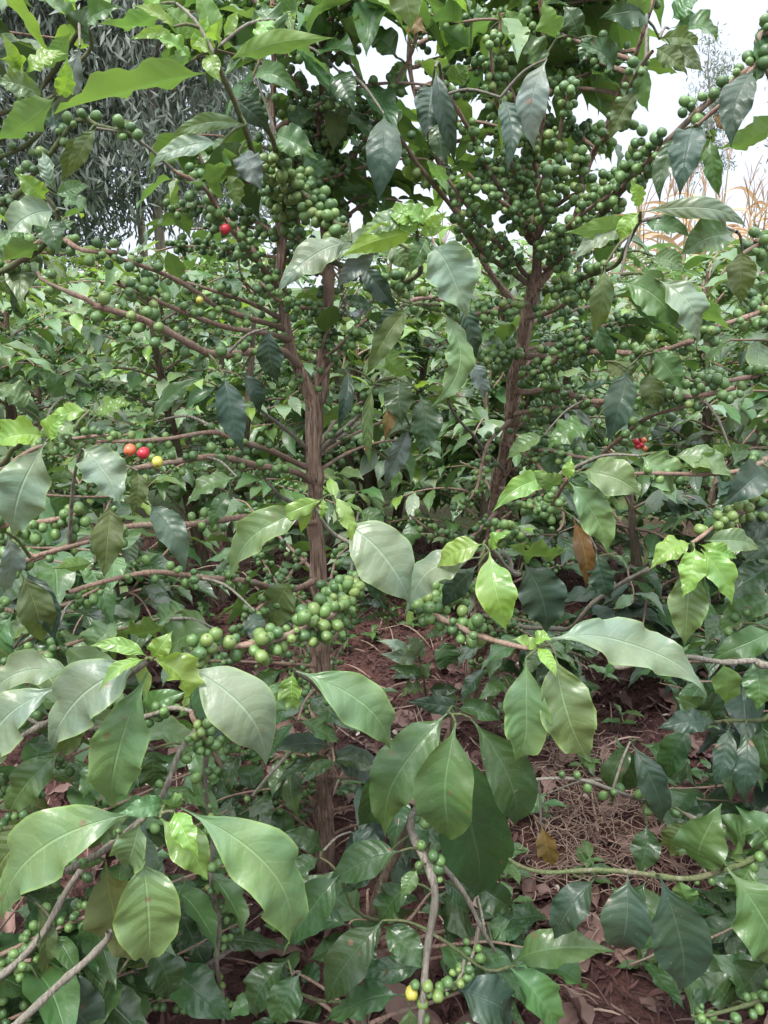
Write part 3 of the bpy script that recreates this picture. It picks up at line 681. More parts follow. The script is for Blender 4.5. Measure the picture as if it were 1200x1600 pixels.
bc([(788, 735, 1.66), (755, 702, 1.5), (727, 667, 1.4), (700, 623, 1.32)], .0042, .0022, .1, .5, .5, mat=TT)
bc([(758, 900, 1.8), (720, 920, 1.3), (665, 950, .98), (720, 985, .92), (770, 1002, .9), (830, 1012, .87)], .0046, .003, .5, .93, 6, .0092, .3)
bc([(772, 830, 1.74), (790, 870, 1.4), (810, 900, 1.1), (780, 870, 1.0), (760, 852, .96)], .004, .0025, .3, .5, 0, mat=TT)
bc([(776, 800, 1.7), (740, 835, 1.55), (690, 838, 1.4), (640, 805, 1.35)], .0042, .002, .1, 1, 2.0, .0075)
bc([(782, 760, 1.68), (820, 790, 1.4), (860, 790, 1.15), (890, 748, 1.05)], .004, .0025, .3, .95, 2.6, .0080, .1)
bc([(768, 850, 1.75), (780, 840, 1.4), (790, 830, 1.15), (780, 835, 1.05)], .004, .0025, .5, 1, 4.6, .0078, .15)
bc([(748, 960, 1.85), (870, 985, 1.5), (930, 940, 1.38), (1015, 888, 1.3)], .005, .0035, .1, 1, 0, mat=TT)
bc([(850, 460, 1.5), (900, 440, 1.3), (960, 415, 1.15), (1000, 345, 1.05)], .004, .0025, .1, .7, 3, mat=TG)
bc([(800, 655, 1.6), (760, 700, 1.5), (740, 770, 1.45), (715, 800, 1.42)], .004, .002, .1, 1, 2.6, .0075)
bc([(790, 690, 1.63), (850, 740, 1.5), (880, 800, 1.45), (870, 830, 1.42)], .004, .002, .1, 1, 2.4, .0075)
for x, y, r, m in [(994, 690, .0052, 'r'), (1002, 695, .0050, 'r'), (1006, 688, .0046, 'o'), (1007, 701, .0046, 'o'), (996, 698, .0046, 'r'), (940, 531, .0040, 'r')]: B.cherry(P(x, y, 1.22), [0, -1, 0], r, m)
B.branch([(990, 664, 1.2), (999, 680, 1.22), (1001, 700, 1.23)], .0014, .001, TT, knots=False)
B.hero('''
680 105 712 258 46 1.12 S roll=.1 fold=.5 wave=.03 bend=-.05
675 132 662 220 50 1.15 S
685 190 700 262 44 1.18 D
782 152 790 275 38 1.14 S bend=.1
780 158 782 240 14 1.13 Y
855 92 835 236 58 1.12 G bend=-.10 roll=0 fold=.05 wave=.03
845 110 800 60 50 1.3 M
870 60 850 0 50 1.3 U
820 60 790 15 46 1.35 U
735 75 690 40 46 1.35 U
760 60 745 5 40 1.4 M
905 60 880 10 44 1.3 D
935 60 905 100 40 1.3 D
1010 22 935 30 52 1.2 D
1000 35 985 -20 50 1.2 U
1030 60 1093 72 34 1.2 O
1040 68 1098 112 38 1.2 P
1045 45 1125 72 34 1.25 M
1050 30 1090 0 44 1.25 M
1025 75 1075 118 40 1.2 O
1005 95 1012 176 30 1.18 U
998 142 950 222 42 1.18 O bend=.1
960 110 900 70 40 1.3 D
700 130 735 100 40 1.3 U
715 165 660 140 36 1.3 U
745 155 800 110 40 1.35 U
1000 332 1168 356 42 1.0 P bend=-.1
1000 325 985 282 24 1.0 Y
1000 332 968 378 34 .98 Y
996 345 882 362 40 1.02 U
990 350 895 408 48 1.0 P bend=.1
1005 350 1080 372 34 1.05 M
1150 362 1062 398 66 1.0 M roll=0
968 440 1065 524 78 .98 M roll=0 bend=-.12 fold=.15
1030 438 1088 540 68 .96 P bend=-.1
1045 425 1142 516 38 .98 U bend=-.2
945 415 926 526 46 1.05 O
930 500 925 525 30 1.1 D
1160 392 1158 478 54 1.05 O roll=0
1020 400 1070 425 40 1.1 L
980 575 950 692 58 1.1 S roll=0
1020 548 1066 608 56 1.08 M
1015 580 1030 645 48 1.12 O
945 565 990 610 44 1.12 O
925 500 960 580 34 1.2 D
870 745 768 800 42 .98 Y bend=.12
905 738 1002 775 74 .96 L roll=0
888 752 950 862 64 .95 L roll=0
888 748 893 715 24 .95 Y
880 750 830 735 26 .97 U
1000 712 1045 776 56 1.0 L
1050 714 1146 750 44 1.0 L bend=-.08
1140 700 1060 730 34 1.02 U
790 850 890 855 40 1.1 U bend=.1
818 878 852 990 84 1.1 S roll=0
895 808 915 920 36 1.15 B
932 858 955 936 48 1.15 S
925 668 855 702 48 1.2 M
850 680 790 720 34 1.3 L
755 850 682 888 48 .93 Y bend=.05
765 862 792 985 76 .92 Y roll=0 bend=-.05 wave=.04
752 870 632 962 62 .95 P bend=-.12
748 882 690 952 44 .97 S
770 860 800 830 20 .95 Y
850 1000 1102 1086 74 .84 P bend=-.14 roll=.1 fold=.12
868 1022 925 1192 96 .82 L roll=0 bend=-.08
822 1028 806 1190 84 .82 L roll=0 bend=.05
838 1012 870 1060 26 .82 Y
835 1005 862 1000 24 .83 Y
842 1020 800 1000 20 .84 Y
705 985 662 1000 20 1.0 M
690 1000 695 1045 42 1.2 D
720 470 745 560 40 1.1 S
730 560 755 630 34 1.2 G
560 850 500 880 0 1.3 M
''' .replace('560 850 500 880 0 1.3 M\n', ''))
fill(B, [1, 2, 3], 8, (640, 980), (60, 300), (1.55, 1.95), 'MULUM', 'LUY', 3)
fill(B, [1, 2, 3], 20, (650, 1060), (-90, 130), (1.2, 1.8), 'UMUDUL', 'LUYU', 3)
fill(B, [1, 2, 3], 12, (680, 980), (150, 400), (1.5, 1.9), 'MUM', 'M', 2.6, (.3, 1.0), lf=.85)
fill(B, [0], 10, (850, 1100), (450, 760), (1.5, 2.0), 'MDD', 'ML', 3)
fill(B, [0], 8, (640, 1000), (700, 900), (1.6, 2.1), 'MDD', 'M', 2)
fill(B, [0], 9, (780, 960), (880, 1160), (1.5, 1.95), 'DDM', 'M', 2)
B.build()

# ================================================================== C: coffee tree past the right edge of the frame
Cc = Plant('coffee_tree', 'dark leaved coffee tree whose branches reach in from the right edge', 'coffee tree', (1.02, 1.25, 0))
Cc.br.append(dict(zip(('q', 'r', 'mat', 'name', 'rough', 'ns'), (*spline([(1.02, 1.25, -.02), (1.0, 1.27, .5), (.98, 1.25, 1.1), (1.0, 1.22, 1.7), (1.0, 1.2, 1.95)], [.03, .027, .022, .012, .005], .015), BKD, 'trunk', .09, 20))))
def cc(y0, pts, r0, r1, t0=0, t1=0, n=0, r=.0078, mat=TW, mx_=.05):
    q = Cc.br[0]['q']; z = P(1200, y0, 1.2)[2]; a = q[int(np.abs(q[:, 2] - z).argmin())]
    i = Cc.branch([a] + [P(*p) for p in pts], r0, r1, mat, px=False)
    if n: Cc.cherries(i, t0, t1, n, r, 'g', mixl=mx_)
    return i
cc(380, [(1230, 378, 1.1), (1190, 385, 1.08), (1150, 405, 1.06)], .0045, .002, .3, .95, 4)
cc(480, [(1240, 470, 1.08), (1190, 482, 1.02), (1130, 505, 1.0), (1095, 520, 1.0)], .0045, .002, .3, 1, 4.2)
cc(600, [(1240, 585, 1.15), (1190, 590, 1.12), (1110, 600, 1.1), (1070, 590, 1.1)], .0045, .002, .3, 1, 2.5)
cc(720, [(1240, 715, 1.05), (1190, 722, 1.02), (1130, 735, 1.0), (1050, 742, .98), (980, 745, .97)], .0045, .002, .3, 1, 1.2)
cc(820, [(1240, 790, 1.1), (1160, 800, 1.0), (1120, 815, .96), (1080, 848, .93)], .0042, .0022, .55, .96, 3.4, .0085, mx_=.8)
cc(1030, [(1230, 1033, .98), (1180, 1030, .96), (1130, 1037, .95), (1050, 1030, .96), (960, 1042, 1.0)], .005, .0026, .5, .6, .4, mat=TT)
cc(1120, [(1240, 1110, 1.05), (1190, 1125, 1.0), (1140, 1125, 1.0), (1090, 1130, 1.0)], .0042, .002, mat=TG)
cc(1230, [(1250, 1240, 1.1), (1150, 1290, 1.1), (1040, 1262, 1.05), (960, 1232, 1.0), (900, 1220, .98), (810, 1222, .98)], .004, .002, .5, .95, .3, mat=TT)
cc(1340, [(1250, 1320, .85), (1190, 1338, .84), (1130, 1355, .84), (1060, 1370, .84), (950, 1365, .85), (850, 1360, .87), (795, 1342, .9)], .0045, .0022, .25, .8, .35, mat=TG)
cc(950, [(1240, 940, 1.15), (1180, 960, 1.1), (1150, 985, 1.08)], .004, .002, .3, 1, 1.5, mat=TG)
cc(1560, [(1260, 1530, .85), (1200, 1560, .83), (1140, 1575, .82), (1080, 1585, .82)], .004, .002, .3, 1, 2.5, mat=TG)
Cc.hero('''
1080 850 1016 890 46 .92 Y bend=.1
1085 855 1066 936 52 .91 Y roll=0
1095 858 1142 945 50 .91 Y bend=.08
1092 850 1152 872 34 .92 Y
1100 845 1188 862 40 .93 L
1082 880 1070 1008 70 .93 L roll=0
1210 742 1128 795 56 1.0 S bend=.1
1220 790 1150 850 60 1.05 S
1230 830 1160 880 60 1.1 D
1210 880 1130 945 60 1.1 D
1215 930 1120 985 60 1.1 M
1205 985 1105 1032 58 1.05 M
1130 1035 1135 1100 44 1.0 U
1175 1030 1182 1110 60 .98 M roll=0
1190 1030 1230 1100 50 .98 D
1120 1128 1026 1138 46 1.0 S roll=0
1120 1125 1050 1085 46 1.05 M
1080 1130 1040 1215 54 1.05 D
1140 1133 1117 1232 44 .98 S roll=0
1165 1133 1160 1256 48 .98 S roll=0
1190 1130 1220 1220 50 1.0 D
1100 1130 1130 1070 46 1.08 D
985 1158 1030 1292 50 1.02 S roll=0
985 1160 955 1260 40 1.05 D
1000 1160 1065 1230 44 1.08 D
990 1230 960 1150 44 1.1 D
1010 1288 998 1366 58 1.0 D roll=0
1080 1280 1045 1332 44 1.0 O
1093 1350 1128 1256 74 .86 M roll=0 bend=.05
1190 1335 1150 1260 60 .88 M
1195 1335 1240 1270 60 .9 L
1160 1330 1190 1290 46 .87 M
1120 1340 1055 1330 50 .95 D
930 1372 866 1468 62 .86 S roll=0
982 1366 966 1482 74 .84 S roll=0 wave=.03
1030 1368 1062 1548 88 .83 S roll=0 wave=.03
1135 1355 1222 1525 96 .80 M roll=0 bend=-.05
1060 1372 1085 1410 26 .84 U
1010 1375 980 1470 50 .9 D
1180 1345 1150 1400 50 .84 M
845 1288 860 1352 30 1.0 B
855 1240 800 1280 34 1.2 M
1210 1480 1240 1420 40 .9 M
1200 1560 1110 1490 60 .88 D
1140 1572 1090 1520 50 .86 D
1200 1500 1150 1580 60 .86 D
1080 1585 1120 1640 50 .84 M
1190 480 1170 440 30 1.1 M
1180 350 1200 430 34 1.1 M
1085 198 1062 312 56 1.02 S roll=0 fold=.3
1060 215 1030 318 42 1.06 D
1178 108 1142 232 56 .96 S roll=0 bend=-.08
1116 180 1142 206 24 1.0 B
1200 45 1178 130 50 1.0 M
1215 180 1120 232 44 1.02 U
1110 215 1125 310 36 1.05 M
1100 210 1100 250 40 1.1 U
''')
cc(60, [(1250, 40, 1.0), (1190, 90, .98), (1150, 140, .97), (1090, 195, 1.0)], .004, .002, .2, .9, 3, .0082)
def fillc(n, xr, yr, Yr, cls, tipc, cn, **k): fill(Cc, [0], n, xr, yr, Yr, cls, tipc, cn, **k)
fillc(6, (1120, 1260), (480, 720), (1.05, 1.4), 'MDM', 'ML', 2.5)
fillc(16, (990, 1240), (780, 1180), (1.2, 1.7), 'DDS', 'DM', 1.5)
fillc(14, (960, 1240), (1020, 1300), (1.15, 1.5), 'DDS', 'D', 1)
fillc(6, (1000, 1240), (1400, 1600), (.95, 1.05), 'DDM', 'D', 2)
Cc.build()
# ================================================================== D: coffee shrub close to the camera, lower left
D = Plant('coffee_tree', 'nearest coffee shrub at lower left with broad pale green leaves on bare twigs', 'coffee tree', (-.66, .72, 0))
D.br.append(dict(zip(('q', 'r', 'mat', 'name', 'rough', 'ns'), (*spline([(-.66, .72, -.02), (-.64, .73, .3), (-.62, .72, .6), (-.63, .7, .85)], [.02, .018, .013, .007], .012), BKD, 'trunk', .09, 18))))
def dd(pts, r0, r1, t0=0, t1=0, n=0, r=.0075, mat=TW, mx_=.1, join=True):
    w_ = [P(*p) for p in pts]
    if join:
        q = D.br[0]['q']; a = q[int(np.abs(q[:, 2] - w_[0][2] + .03).argmin())]; w_ = [a] + w_
    i = D.branch(w_, r0, r1, mat, px=False)
    if n: D.cherries(i, t0, t1, n, r, 'g', mixl=mx_)
    return i
d1 = dd([(-60, 1640, .66), (40, 1592, .66), (115, 1520, .66), (170, 1455, .665)], .005, .0034, .3, .5, .2, mat=TT)
d2 = dd([(-60, 1560, .72), (55, 1465, .74), (130, 1365, .76), (245, 1250, .78), (285, 1170, .8), (318, 1130, .82)], .0046, .0026, .25, .95, .9, mat=TT)
d3 = dd([(-60, 1420, .72), (0, 1398, .72), (60, 1380, .72), (170, 1325, .72), (200, 1300, .71), (240, 1265, .70)], .004, .0028, .2, .85, 1.2, mat=TT)
d4 = dd([(-50, 1310, .85), (30, 1295, .84), (100, 1275, .82), (150, 1255, .8)], .0038, .002, .2, .9, 1.6, mat=TG)
d5 = dd([(-50, 1200, .8), (60, 1140, .8), (150, 1090, .78), (232, 1032, .74)], .004, .0026, .1, .3, .4, mat=TT)
d6 = dd([(-50, 1130, .9), (20, 1125, .9), (130, 1135, .88), (220, 1122, .86), (270, 1110, .84), (300, 1112, .82)], .004, .0024, .5, .95, 1.4, mat=TT)
d7 = dd([(315, 1125, .82), (320, 1180, .84), (330, 1320, .9), (340, 1460, .95), (348, 1600, 1.0), (350, 1680, 1.02)], .0036, .0028, .0, .98, 1.1, mat=TT, join=False)
d8 = dd([(-40, 1700, .9), (100, 1680, .92), (210, 1600, .95), (330, 1500, 1.0), (405, 1452, 1.05)], .0055, .0035, mat=TT)
d9 = dd([(-50, 1560, .8), (0, 1540, .8), (30, 1510, .8), (50, 1500, .8)], .0038, .002, .3, 1, 4.2, .0078)
d10 = dd([(90, 1600, .98), (150, 1575, .96), (200, 1570, .95), (260, 1565, .95), (330, 1575, .97)], .0036, .002, .1, 1, 4.2, .0074)
d11 = dd([(300, 1110, .82), (330, 1170, .82), (345, 1200, .83)], .003, .002, .2, 1, 4.2, .0076, join=False, mx_=.3)
d12 = dd([(-40, 1230, .9), (20, 1240, .9), (60, 1230, .88)], .003, .002, .3, 1, 3.5, .007)
D.hero('''
226 1032 88 1172 84 .74 P bend=.10 roll=0 fold=.12
228 1030 155 1080 24 .72 Y bend=-.06
230 1026 140 1010 30 .73 Y bend=.12
230 1050 178 1262 88 .75 L roll=0 bend=-.03
240 1030 284 1112 62 .71 Y roll=.5 bend=-.25 fold=.5
238 1028 270 985 40 .73 Y
292 1040 416 1196 116 .74 P roll=0 bend=-.10 fold=.1 wave=.02
102 1068 -12 1218 68 .77 P bend=.1
104 1070 75 1178 40 .78 O bend=.15
100 1168 15 1272 62 .80 M
118 1050 -25 1092 60 .82 P bend=.08
215 1270 8 1438 92 .69 L roll=0 bend=.15 fold=.15
205 1275 140 1330 36 .70 O
258 1256 183 1272 42 .69 M
220 1282 198 1350 48 .68 L roll=0
250 1278 325 1375 74 .67 Y roll=0 bend=.05 wave=.07
272 1268 312 1342 48 .67 Y roll=-.3
222 1335 230 1508 104 .68 L roll=0 bend=.03 fold=.12
165 1345 214 1502 84 .73 O roll=0 fold=.1 under=1
282 1262 442 1492 104 .68 L roll=0 bend=-.17 fold=.12
285 1255 250 1248 30 .70 U
60 1288 -5 1392 62 .76 O
55 1410 62 1525 34 .76 O
75 1470 95 1545 50 .85 D
60 1530 150 1620 90 .80 S
225 1475 260 1560 60 .9 D
290 1380 262 1480 50 .9 M
240 1170 255 1230 46 .9 D
300 1165 330 1240 40 .9 M
230 1120 290 1080 40 .9 M
170 1190 130 1250 44 .9 M
20 1160 70 1080 44 .95 M
300 955 235 985 40 1.0 M
190 975 140 1030 60 .95 L
260 975 185 985 44 .95 U
340 985 260 1025 60 .95 M
75 975 0 1010 40 1.0 L
''')
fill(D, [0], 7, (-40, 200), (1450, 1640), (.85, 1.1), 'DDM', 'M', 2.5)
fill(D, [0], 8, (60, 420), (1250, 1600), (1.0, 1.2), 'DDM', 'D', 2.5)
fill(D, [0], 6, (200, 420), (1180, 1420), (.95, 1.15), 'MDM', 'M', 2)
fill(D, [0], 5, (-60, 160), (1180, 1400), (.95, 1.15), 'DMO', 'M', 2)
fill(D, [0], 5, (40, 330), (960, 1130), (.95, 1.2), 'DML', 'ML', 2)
D.build()

# ================================================================== F: coffee tree past the left edge
Fp = Plant('coffee_tree', 'coffee tree at the left edge with yellow green shoots near the top of the picture', 'coffee tree', (-.88, 1.2, 0))
Fp.br.append(dict(zip(('q', 'r', 'mat', 'name', 'rough', 'ns'), (*spline([(-.88, 1.2, -.02), (-.85, 1.22, .5), (-.86, 1.2, 1.1), (-.82, 1.2, 1.6), (-.80, 1.2, 1.95)], [.03, .027, .022, .012, .005], .015), BKD, 'trunk', .09, 20))))
def ff(pts, r0, r1, t0=0, t1=0, n=0, r=.0075, mat=TW, mx_=.1):
    w_ = [P(*p) for p in pts]; q = Fp.br[0]['q']; a = q[int(np.abs(q[:, 2] - w_[0][2] + .05).argmin())]
    i = Fp.branch([a] + w_, r0, r1, mat, px=False)
    if n: Fp.cherries(i, t0, t1, n, r, 'g', mixl=mx_)
    return i
ff([(-40, 230, 1.05), (40, 180, 1.0), (80, 158, .96), (85, 150, .95)], .004, .0024, mat=TG)
ff([(-30, 180, 1.2), (60, 150, 1.15), (110, 60, 1.1), (125, 35, 1.08)], .004, .0024, mat=TG)
ff([(-30, 330, 1.1), (60, 260, 1.08), (120, 190, 1.06), (150, 200, 1.05), (210, 215, 1.04)], .004, .0022, .6, 1, 2.5, mat=TG)
ff([(0, 250, 1.2), (90, 140, 1.15), (145, 75, 1.12), (120, 30, 1.1)], .0036, .002, .5, .9, 1.4, mat=TG)
ff([(-40, 440, 1.05), (30, 410, 1.0), (70, 380, .97), (90, 330, .95), (60, 300, .95)], .004, .0024, mat=TG)
ff([(-30, 420, 1.1), (80, 375, 1.06), (130, 395, 1.04), (185, 395, 1.05)], .004, .0024, .45, 1, 2.8)
ff([(-40, 730, .95), (20, 700, .9), (75, 682, .86), (120, 698, .85)], .004, .0026, mat=TG)
ff([(-60, 820, .95), (20, 815, .92), (80, 810, .92), (130, 800, .93)], .004, .0024, .3, 1, 4.2, .008, mx_=.2)
ff([(-60, 880, .92), (0, 890, .88), (60, 862, .88), (140, 846, .9)], .004, .0024, .2, .9, 3.5, .0082, mx_=.2)
ff([(-50, 940, 1.0), (60, 960, 1.0), (140, 930, 1.0), (160, 915, 1.0)], .0036, .002, .2, 1, 2.6, .0075)
ff([(-40, 745, 1.1), (60, 700, 1.08), (170, 680, 1.05)], .0036, .002, .3, 1, 2)
Fp.hero('''
30 115 3 52 24 .96 Y
35 116 0 92 26 .97 Y
38 118 105 84 28 .96 Y
68 150 -8 128 44 .94 L bend=-.08
92 150 105 88 30 .98 Y
85 152 -12 222 60 .94 U roll=0
88 155 40 200 40 .98 M
125 72 84 192 48 1.02 G roll=.2
112 48 43 108 36 1.08 U
115 40 60 0 30 1.08 M
125 60 140 10 40 1.08 D
105 10 150 -25 34 1.1 Y
130 40 190 10 30 1.1 M
140 205 98 286 34 1.03 O roll=0
60 160 110 215 44 1.1 S
72 312 22 268 44 .94 Y
88 330 10 372 64 .92 P roll=0 bend=.1
85 300 66 236 30 1.0 P
85 305 140 290 30 .97 L
95 318 138 328 34 .98 L
70 345 92 402 46 .96 D
62 375 0 405 40 .96 U
60 350 15 330 34 .95 Y
40 395 -10 372 40 .98 M
75 382 120 345 30 1.0 L
72 682 -12 700 58 .84 Y roll=0 bend=-.08
140 642 80 664 32 .88 Y
120 662 75 716 46 .86 L
72 690 24 838 96 .83 P roll=0 fold=.1
75 690 110 645 26 .85 Y
10 832 4 928 40 .84 G
32 893 66 1002 64 .86 O roll=0
40 890 88 1006 56 .88 S roll=0
90 985 84 1046 50 .92 D
20 960 0 1030 50 .95 M
100 620 60 580 40 1.2 M
40 640 -10 610 50 1.1 L
150 650 210 630 30 1.1 Y
''')
fill(Fp, [0], 6, (-60, 180), (-60, 60), (1.0, 1.4), 'UMD', 'YL', 0)
fill(Fp, [0], 5, (-60, 120), (280, 460), (1.1, 1.4), 'MLD', 'YL', 2)
fill(Fp, [0], 6, (-60, 260), (740, 1000), (1.1, 1.5), 'MDD', 'ML', 2.4)
Fp.build()

# ================================================================== E: young plant at bottom centre and its dead-tipped twigs
gE = gp(560, 1640)
E = Plant('coffee_plant', 'low young coffee plant at bottom centre with dark veined leaves', 'coffee plant', (gE[0], gE[1] + .02, 0))
E.br.append(dict(zip(('q', 'r', 'mat', 'name', 'rough', 'ns'), (*spline([(gE[0], gE[1] + .02, -.02), P(575, 1500, 1.0), P(590, 1400, .98), P(640, 1290, .98), P(690, 1180, .96), P(712, 1108, .95)], [.010, .009, .008, .0065, .005, .003], .012), BKD, 'trunk', .08, 14))))
def ee(pts, r0, r1, t0=0, t1=0, n=0, r=.0075, mat=TT, mx_=.1):
    w_ = [P(*p) for p in pts]; d, i, k = E.nearest(w_[0])
    i = E.branch([E.br[i]['q'][k]] + w_, r0, r1, mat, px=False)
    if n: E.cherries(i, t0, t1, n, r, 'g', mixl=mx_)
e1 = ee([(645, 1290, .93), (665, 1350, .88), (676, 1400, .86), (672, 1470, .85), (665, 1535, .84), (655, 1590, .83), (650, 1660, .83)], .0058, .004, .05, .35, .6)
ee([(690, 1352, .88), (725, 1400, .9), (755, 1450, .92), (785, 1512, .95)], .0042, .0024)
ee([(752, 1445, .92), (742, 1480, .92), (732, 1500, .9), (715, 1540, .88)], .003, .002, .4, 1, 3.2, mx_=.4)
ee([(660, 1560, .84), (690, 1550, .84), (715, 1530, .85), (725, 1500, .86)], .003, .002, .2, 1, 2.6, mx_=.5)
ee([(520, 1440, .98), (470, 1400, .95), (440, 1350, .95)], .003, .002, mat=TG)
ee([(600, 1440, .95), (560, 1420, .92), (530, 1365, .9)], .003, .002, mat=TG)
ee([(560, 1560, .95), (500, 1560, .92), (450, 1540, .9)], .003, .002, mat=TG)
ee([(640, 1440, .92), (700, 1470, .9), (760, 1520, .9), (800, 1510, .9)], .003, .002, mat=TG)
for x, y, r, m in [(643, 1552, .0088, 'y'), (660, 1567, .0085, 'l'), (668, 1541, .0078, 'l'), (684, 1556, .0082, 'l'), (649, 1539, .0062, 'g'), (700, 1535, .007, 'g'), (664, 1592, .0072, 'g'),
                   (664, 1285, .008, 'g'), (677, 1337, .0075, 'g'), (685, 1356, .0085, 'g'), (688, 1345, .007, 'g')]:
    E.cherry(P(x, y, .835 if y > 1400 else .875), [0, -.9, -.3], r, m)
E.hero('''
700 1113 600 1308 96 .90 M roll=0 bend=.1
712 1128 702 1310 94 .87 M roll=0 wave=.04 curl=.2
735 1122 802 1292 84 .89 D roll=0 bend=-.10
640 1150 560 1290 70 .96 D
705 1140 745 1402 112 .96 D roll=0 wave=.02
720 1112 630 1096 36 1.0 S bend=.05
712 1108 782 1128 40 .98 D bend=-.05
625 1330 512 1382 66 .88 D roll=0 wave=.03
532 1365 455 1478 76 .88 D roll=0 wave=.03
598 1438 510 1568 70 .86 D roll=0 wave=.03
600 1345 530 1400 40 .92 D
500 1340 440 1382 42 .92 D
505 1330 435 1302 38 .95 D
548 1300 600 1340 44 1.0 S
645 1380 597 1450 46 .89 D
652 1358 626 1406 34 .85 M
598 1446 668 1518 66 .88 D roll=0
662 1512 550 1528 52 .88 D
628 1555 505 1602 54 .85 D
470 1518 436 1602 62 .86 D
450 1500 400 1590 60 .9 D
410 1560 360 1590 40 .9 M
470 1400 420 1440 50 .95 M
560 1480 480 1500 50 .95 D
690 1375 730 1420 40 .95 D
740 1380 800 1420 60 1.0 D
690 1400 740 1450 70 1.0 D
760 1360 820 1330 40 1.1 M
800 1505 962 1488 72 .90 M roll=0 bend=-.05
805 1510 918 1556 46 .88 M curl=.3
798 1512 872 1610 64 .87 M curl=.3
792 1520 750 1580 44 .92 D
715 1545 802 1605 72 .86 S roll=0
700 1600 740 1640 50 .86 D
640 1570 625 1630 40 .85 O
760 1440 800 1470 50 1.0 M
500 1440 440 1480 50 1.0 D
''')
fill(E, [0], 16, (400, 860), (1380, 1620), (.92, 1.1), 'DDM', 'D', 0, ln=.11, lf=.5)
E.build()

# sapling on the bare ground in the middle
gS = gp(668, 1100)
S = Plant('coffee_seedling', 'small pale green coffee seedling growing from the red mulch between the two trunks', 'seedling', gS)
S.br.append(dict(zip(('q', 'r', 'mat', 'name', 'rough', 'ns'), (*spline([gS + [0, 0, -.01], P(662, 1060, gS[1] - .04), P(652, 1012, gS[1] - .06)], [.0035, .003, .002], .012), TG, 'stem', .04, 8))))
Y_ = gS[1] - .05
S.hero(f'''
655 1035 588 1000 26 {Y_} P
655 1032 592 1022 30 {Y_} P
660 1050 606 1042 26 {Y_} M
655 1015 635 992 24 {Y_} P
658 1030 655 995 22 {Y_} P
662 1055 676 1035 24 {Y_} L
664 1062 610 1062 24 {Y_} D
668 1078 720 1078 26 {Y_} D
668 1082 720 1098 24 {Y_} M
664 1080 625 1090 26 {Y_} O
''')
S.build()

# ================================================================== coffee bushes further back
def bush(label, x, Y, h, R, nlat, cls='MMDL', tipc='LY', stems=2, fruit=1.2, ln=.125, lo=True, dens=.85, zmin=.15):
    p = Plant('coffee_bush', label, 'coffee bush', (x, Y, 0), group='coffee bushes further back')
    st = []
    for k in range(stems):
        a = rng.uniform(0, 6.28); dx, dy = .18 * math.cos(a) * R, .18 * math.sin(a) * R
        p.br.append(dict(zip(('q', 'r', 'mat', 'name', 'rough', 'ns'), (*spline([(x + dx * .1, Y + dy * .1, -.02), (x + dx, Y + dy, h * .4), (x + dx * 1.6, Y + dy * 1.3, h * .75), (x + dx * 1.9, Y + dy * 1.6, h)], [.024, .02, .012, .004], .04), BKD, 'trunk', .05, 10))))
        st.append(k)
    for i in range(nlat):
        q = p.br[st[i % stems]]['q']; f = rng.uniform(zmin, 1.0) ** .8; k = int(f * (len(q) - 1)); a = rng.uniform(0, 6.28)
        rr = R * (1 - .55 * f ** 2) * rng.uniform(.6, 1.1)
        e = q[k] + np.array([math.cos(a) * rr, math.sin(a) * rr, rng.uniform(-.18, .18) + .1 * f])
        if e[2] < .06: e[2] = .06
        p.lateral(q[k], e, .0045, .04, .3, ln, cls, tipc, (.1, .7) if rng.random() < fruit / 2 else None, 2.2, True, .0085, pairs=.06, pleaf=dens, nmr='branch', hang=.45)
    p.build(nleaf=0, ncherry=0, lo=True, nbranch=14)
    return p
bush('coffee bush behind the left trunk, showing dark leaves and a brown stump', -.62, 2.75, 1.15, .55, 56, 'MDLM', 'LPY')
bush('coffee bush at the far left behind the pale leaves, below the eucalyptus', -1.35, 2.6, 1.2, .6, 60, 'MLLM', 'LYP')
bush('coffee bush seen between the two main trunks, lit from above', .02, 3.5, 1.30, .65, 66, 'MLPM', 'LPY')
bush('coffee bush right behind the leaning trunk, with pale upper leaves', .62, 3.0, 1.25, .6, 64, 'MLML', 'LPY')
bush('coffee bush on the right behind the horizontal fruit branches', 1.25, 2.7, 1.2, .6, 66, 'MDLM', 'LPY')
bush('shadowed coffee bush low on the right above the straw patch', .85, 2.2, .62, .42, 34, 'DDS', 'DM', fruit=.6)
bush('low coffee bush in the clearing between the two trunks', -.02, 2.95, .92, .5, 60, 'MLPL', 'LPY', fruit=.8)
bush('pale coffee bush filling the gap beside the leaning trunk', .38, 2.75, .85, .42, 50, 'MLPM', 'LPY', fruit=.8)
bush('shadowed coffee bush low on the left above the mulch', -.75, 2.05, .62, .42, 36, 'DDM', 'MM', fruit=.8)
bush('pale topped coffee bush in the second row on the left', -1.0, 4.3, 1.2, .7, 60, 'LMML', 'YLP')
bush('coffee bush in the second row at the far left', -2.1, 4.0, 1.2, .75, 60, 'LMLP', 'YLP')
bush('coffee bush in the second row just right of the left trunk', -.2, 4.9, 1.3, .75, 60, 'LMLP', 'LYP')
bush('coffee bush in the second row behind the cherry laden crown', .8, 4.4, 1.35, .75, 60, 'LMMP', 'LYP')
bush('coffee bush in the second row in front of the green maize', 1.7, 4.0, 1.25, .75, 60, 'LMMP', 'LYP')
bush('small distant coffee bush against the sky at left centre', -1.7, 6.4, 1.3, 1.0, 70, 'LYP', 'LPY', ln=.15)
bush('distant coffee bush between the two crowns', .3, 6.6, 1.35, 1.0, 70, 'LYP', 'LPY', ln=.15)
bush('distant coffee bush at the far left under the eucalyptus trunks', -3.4, 6.2, 1.35, 1.0, 70, 'LYP', 'LPY', ln=.15)
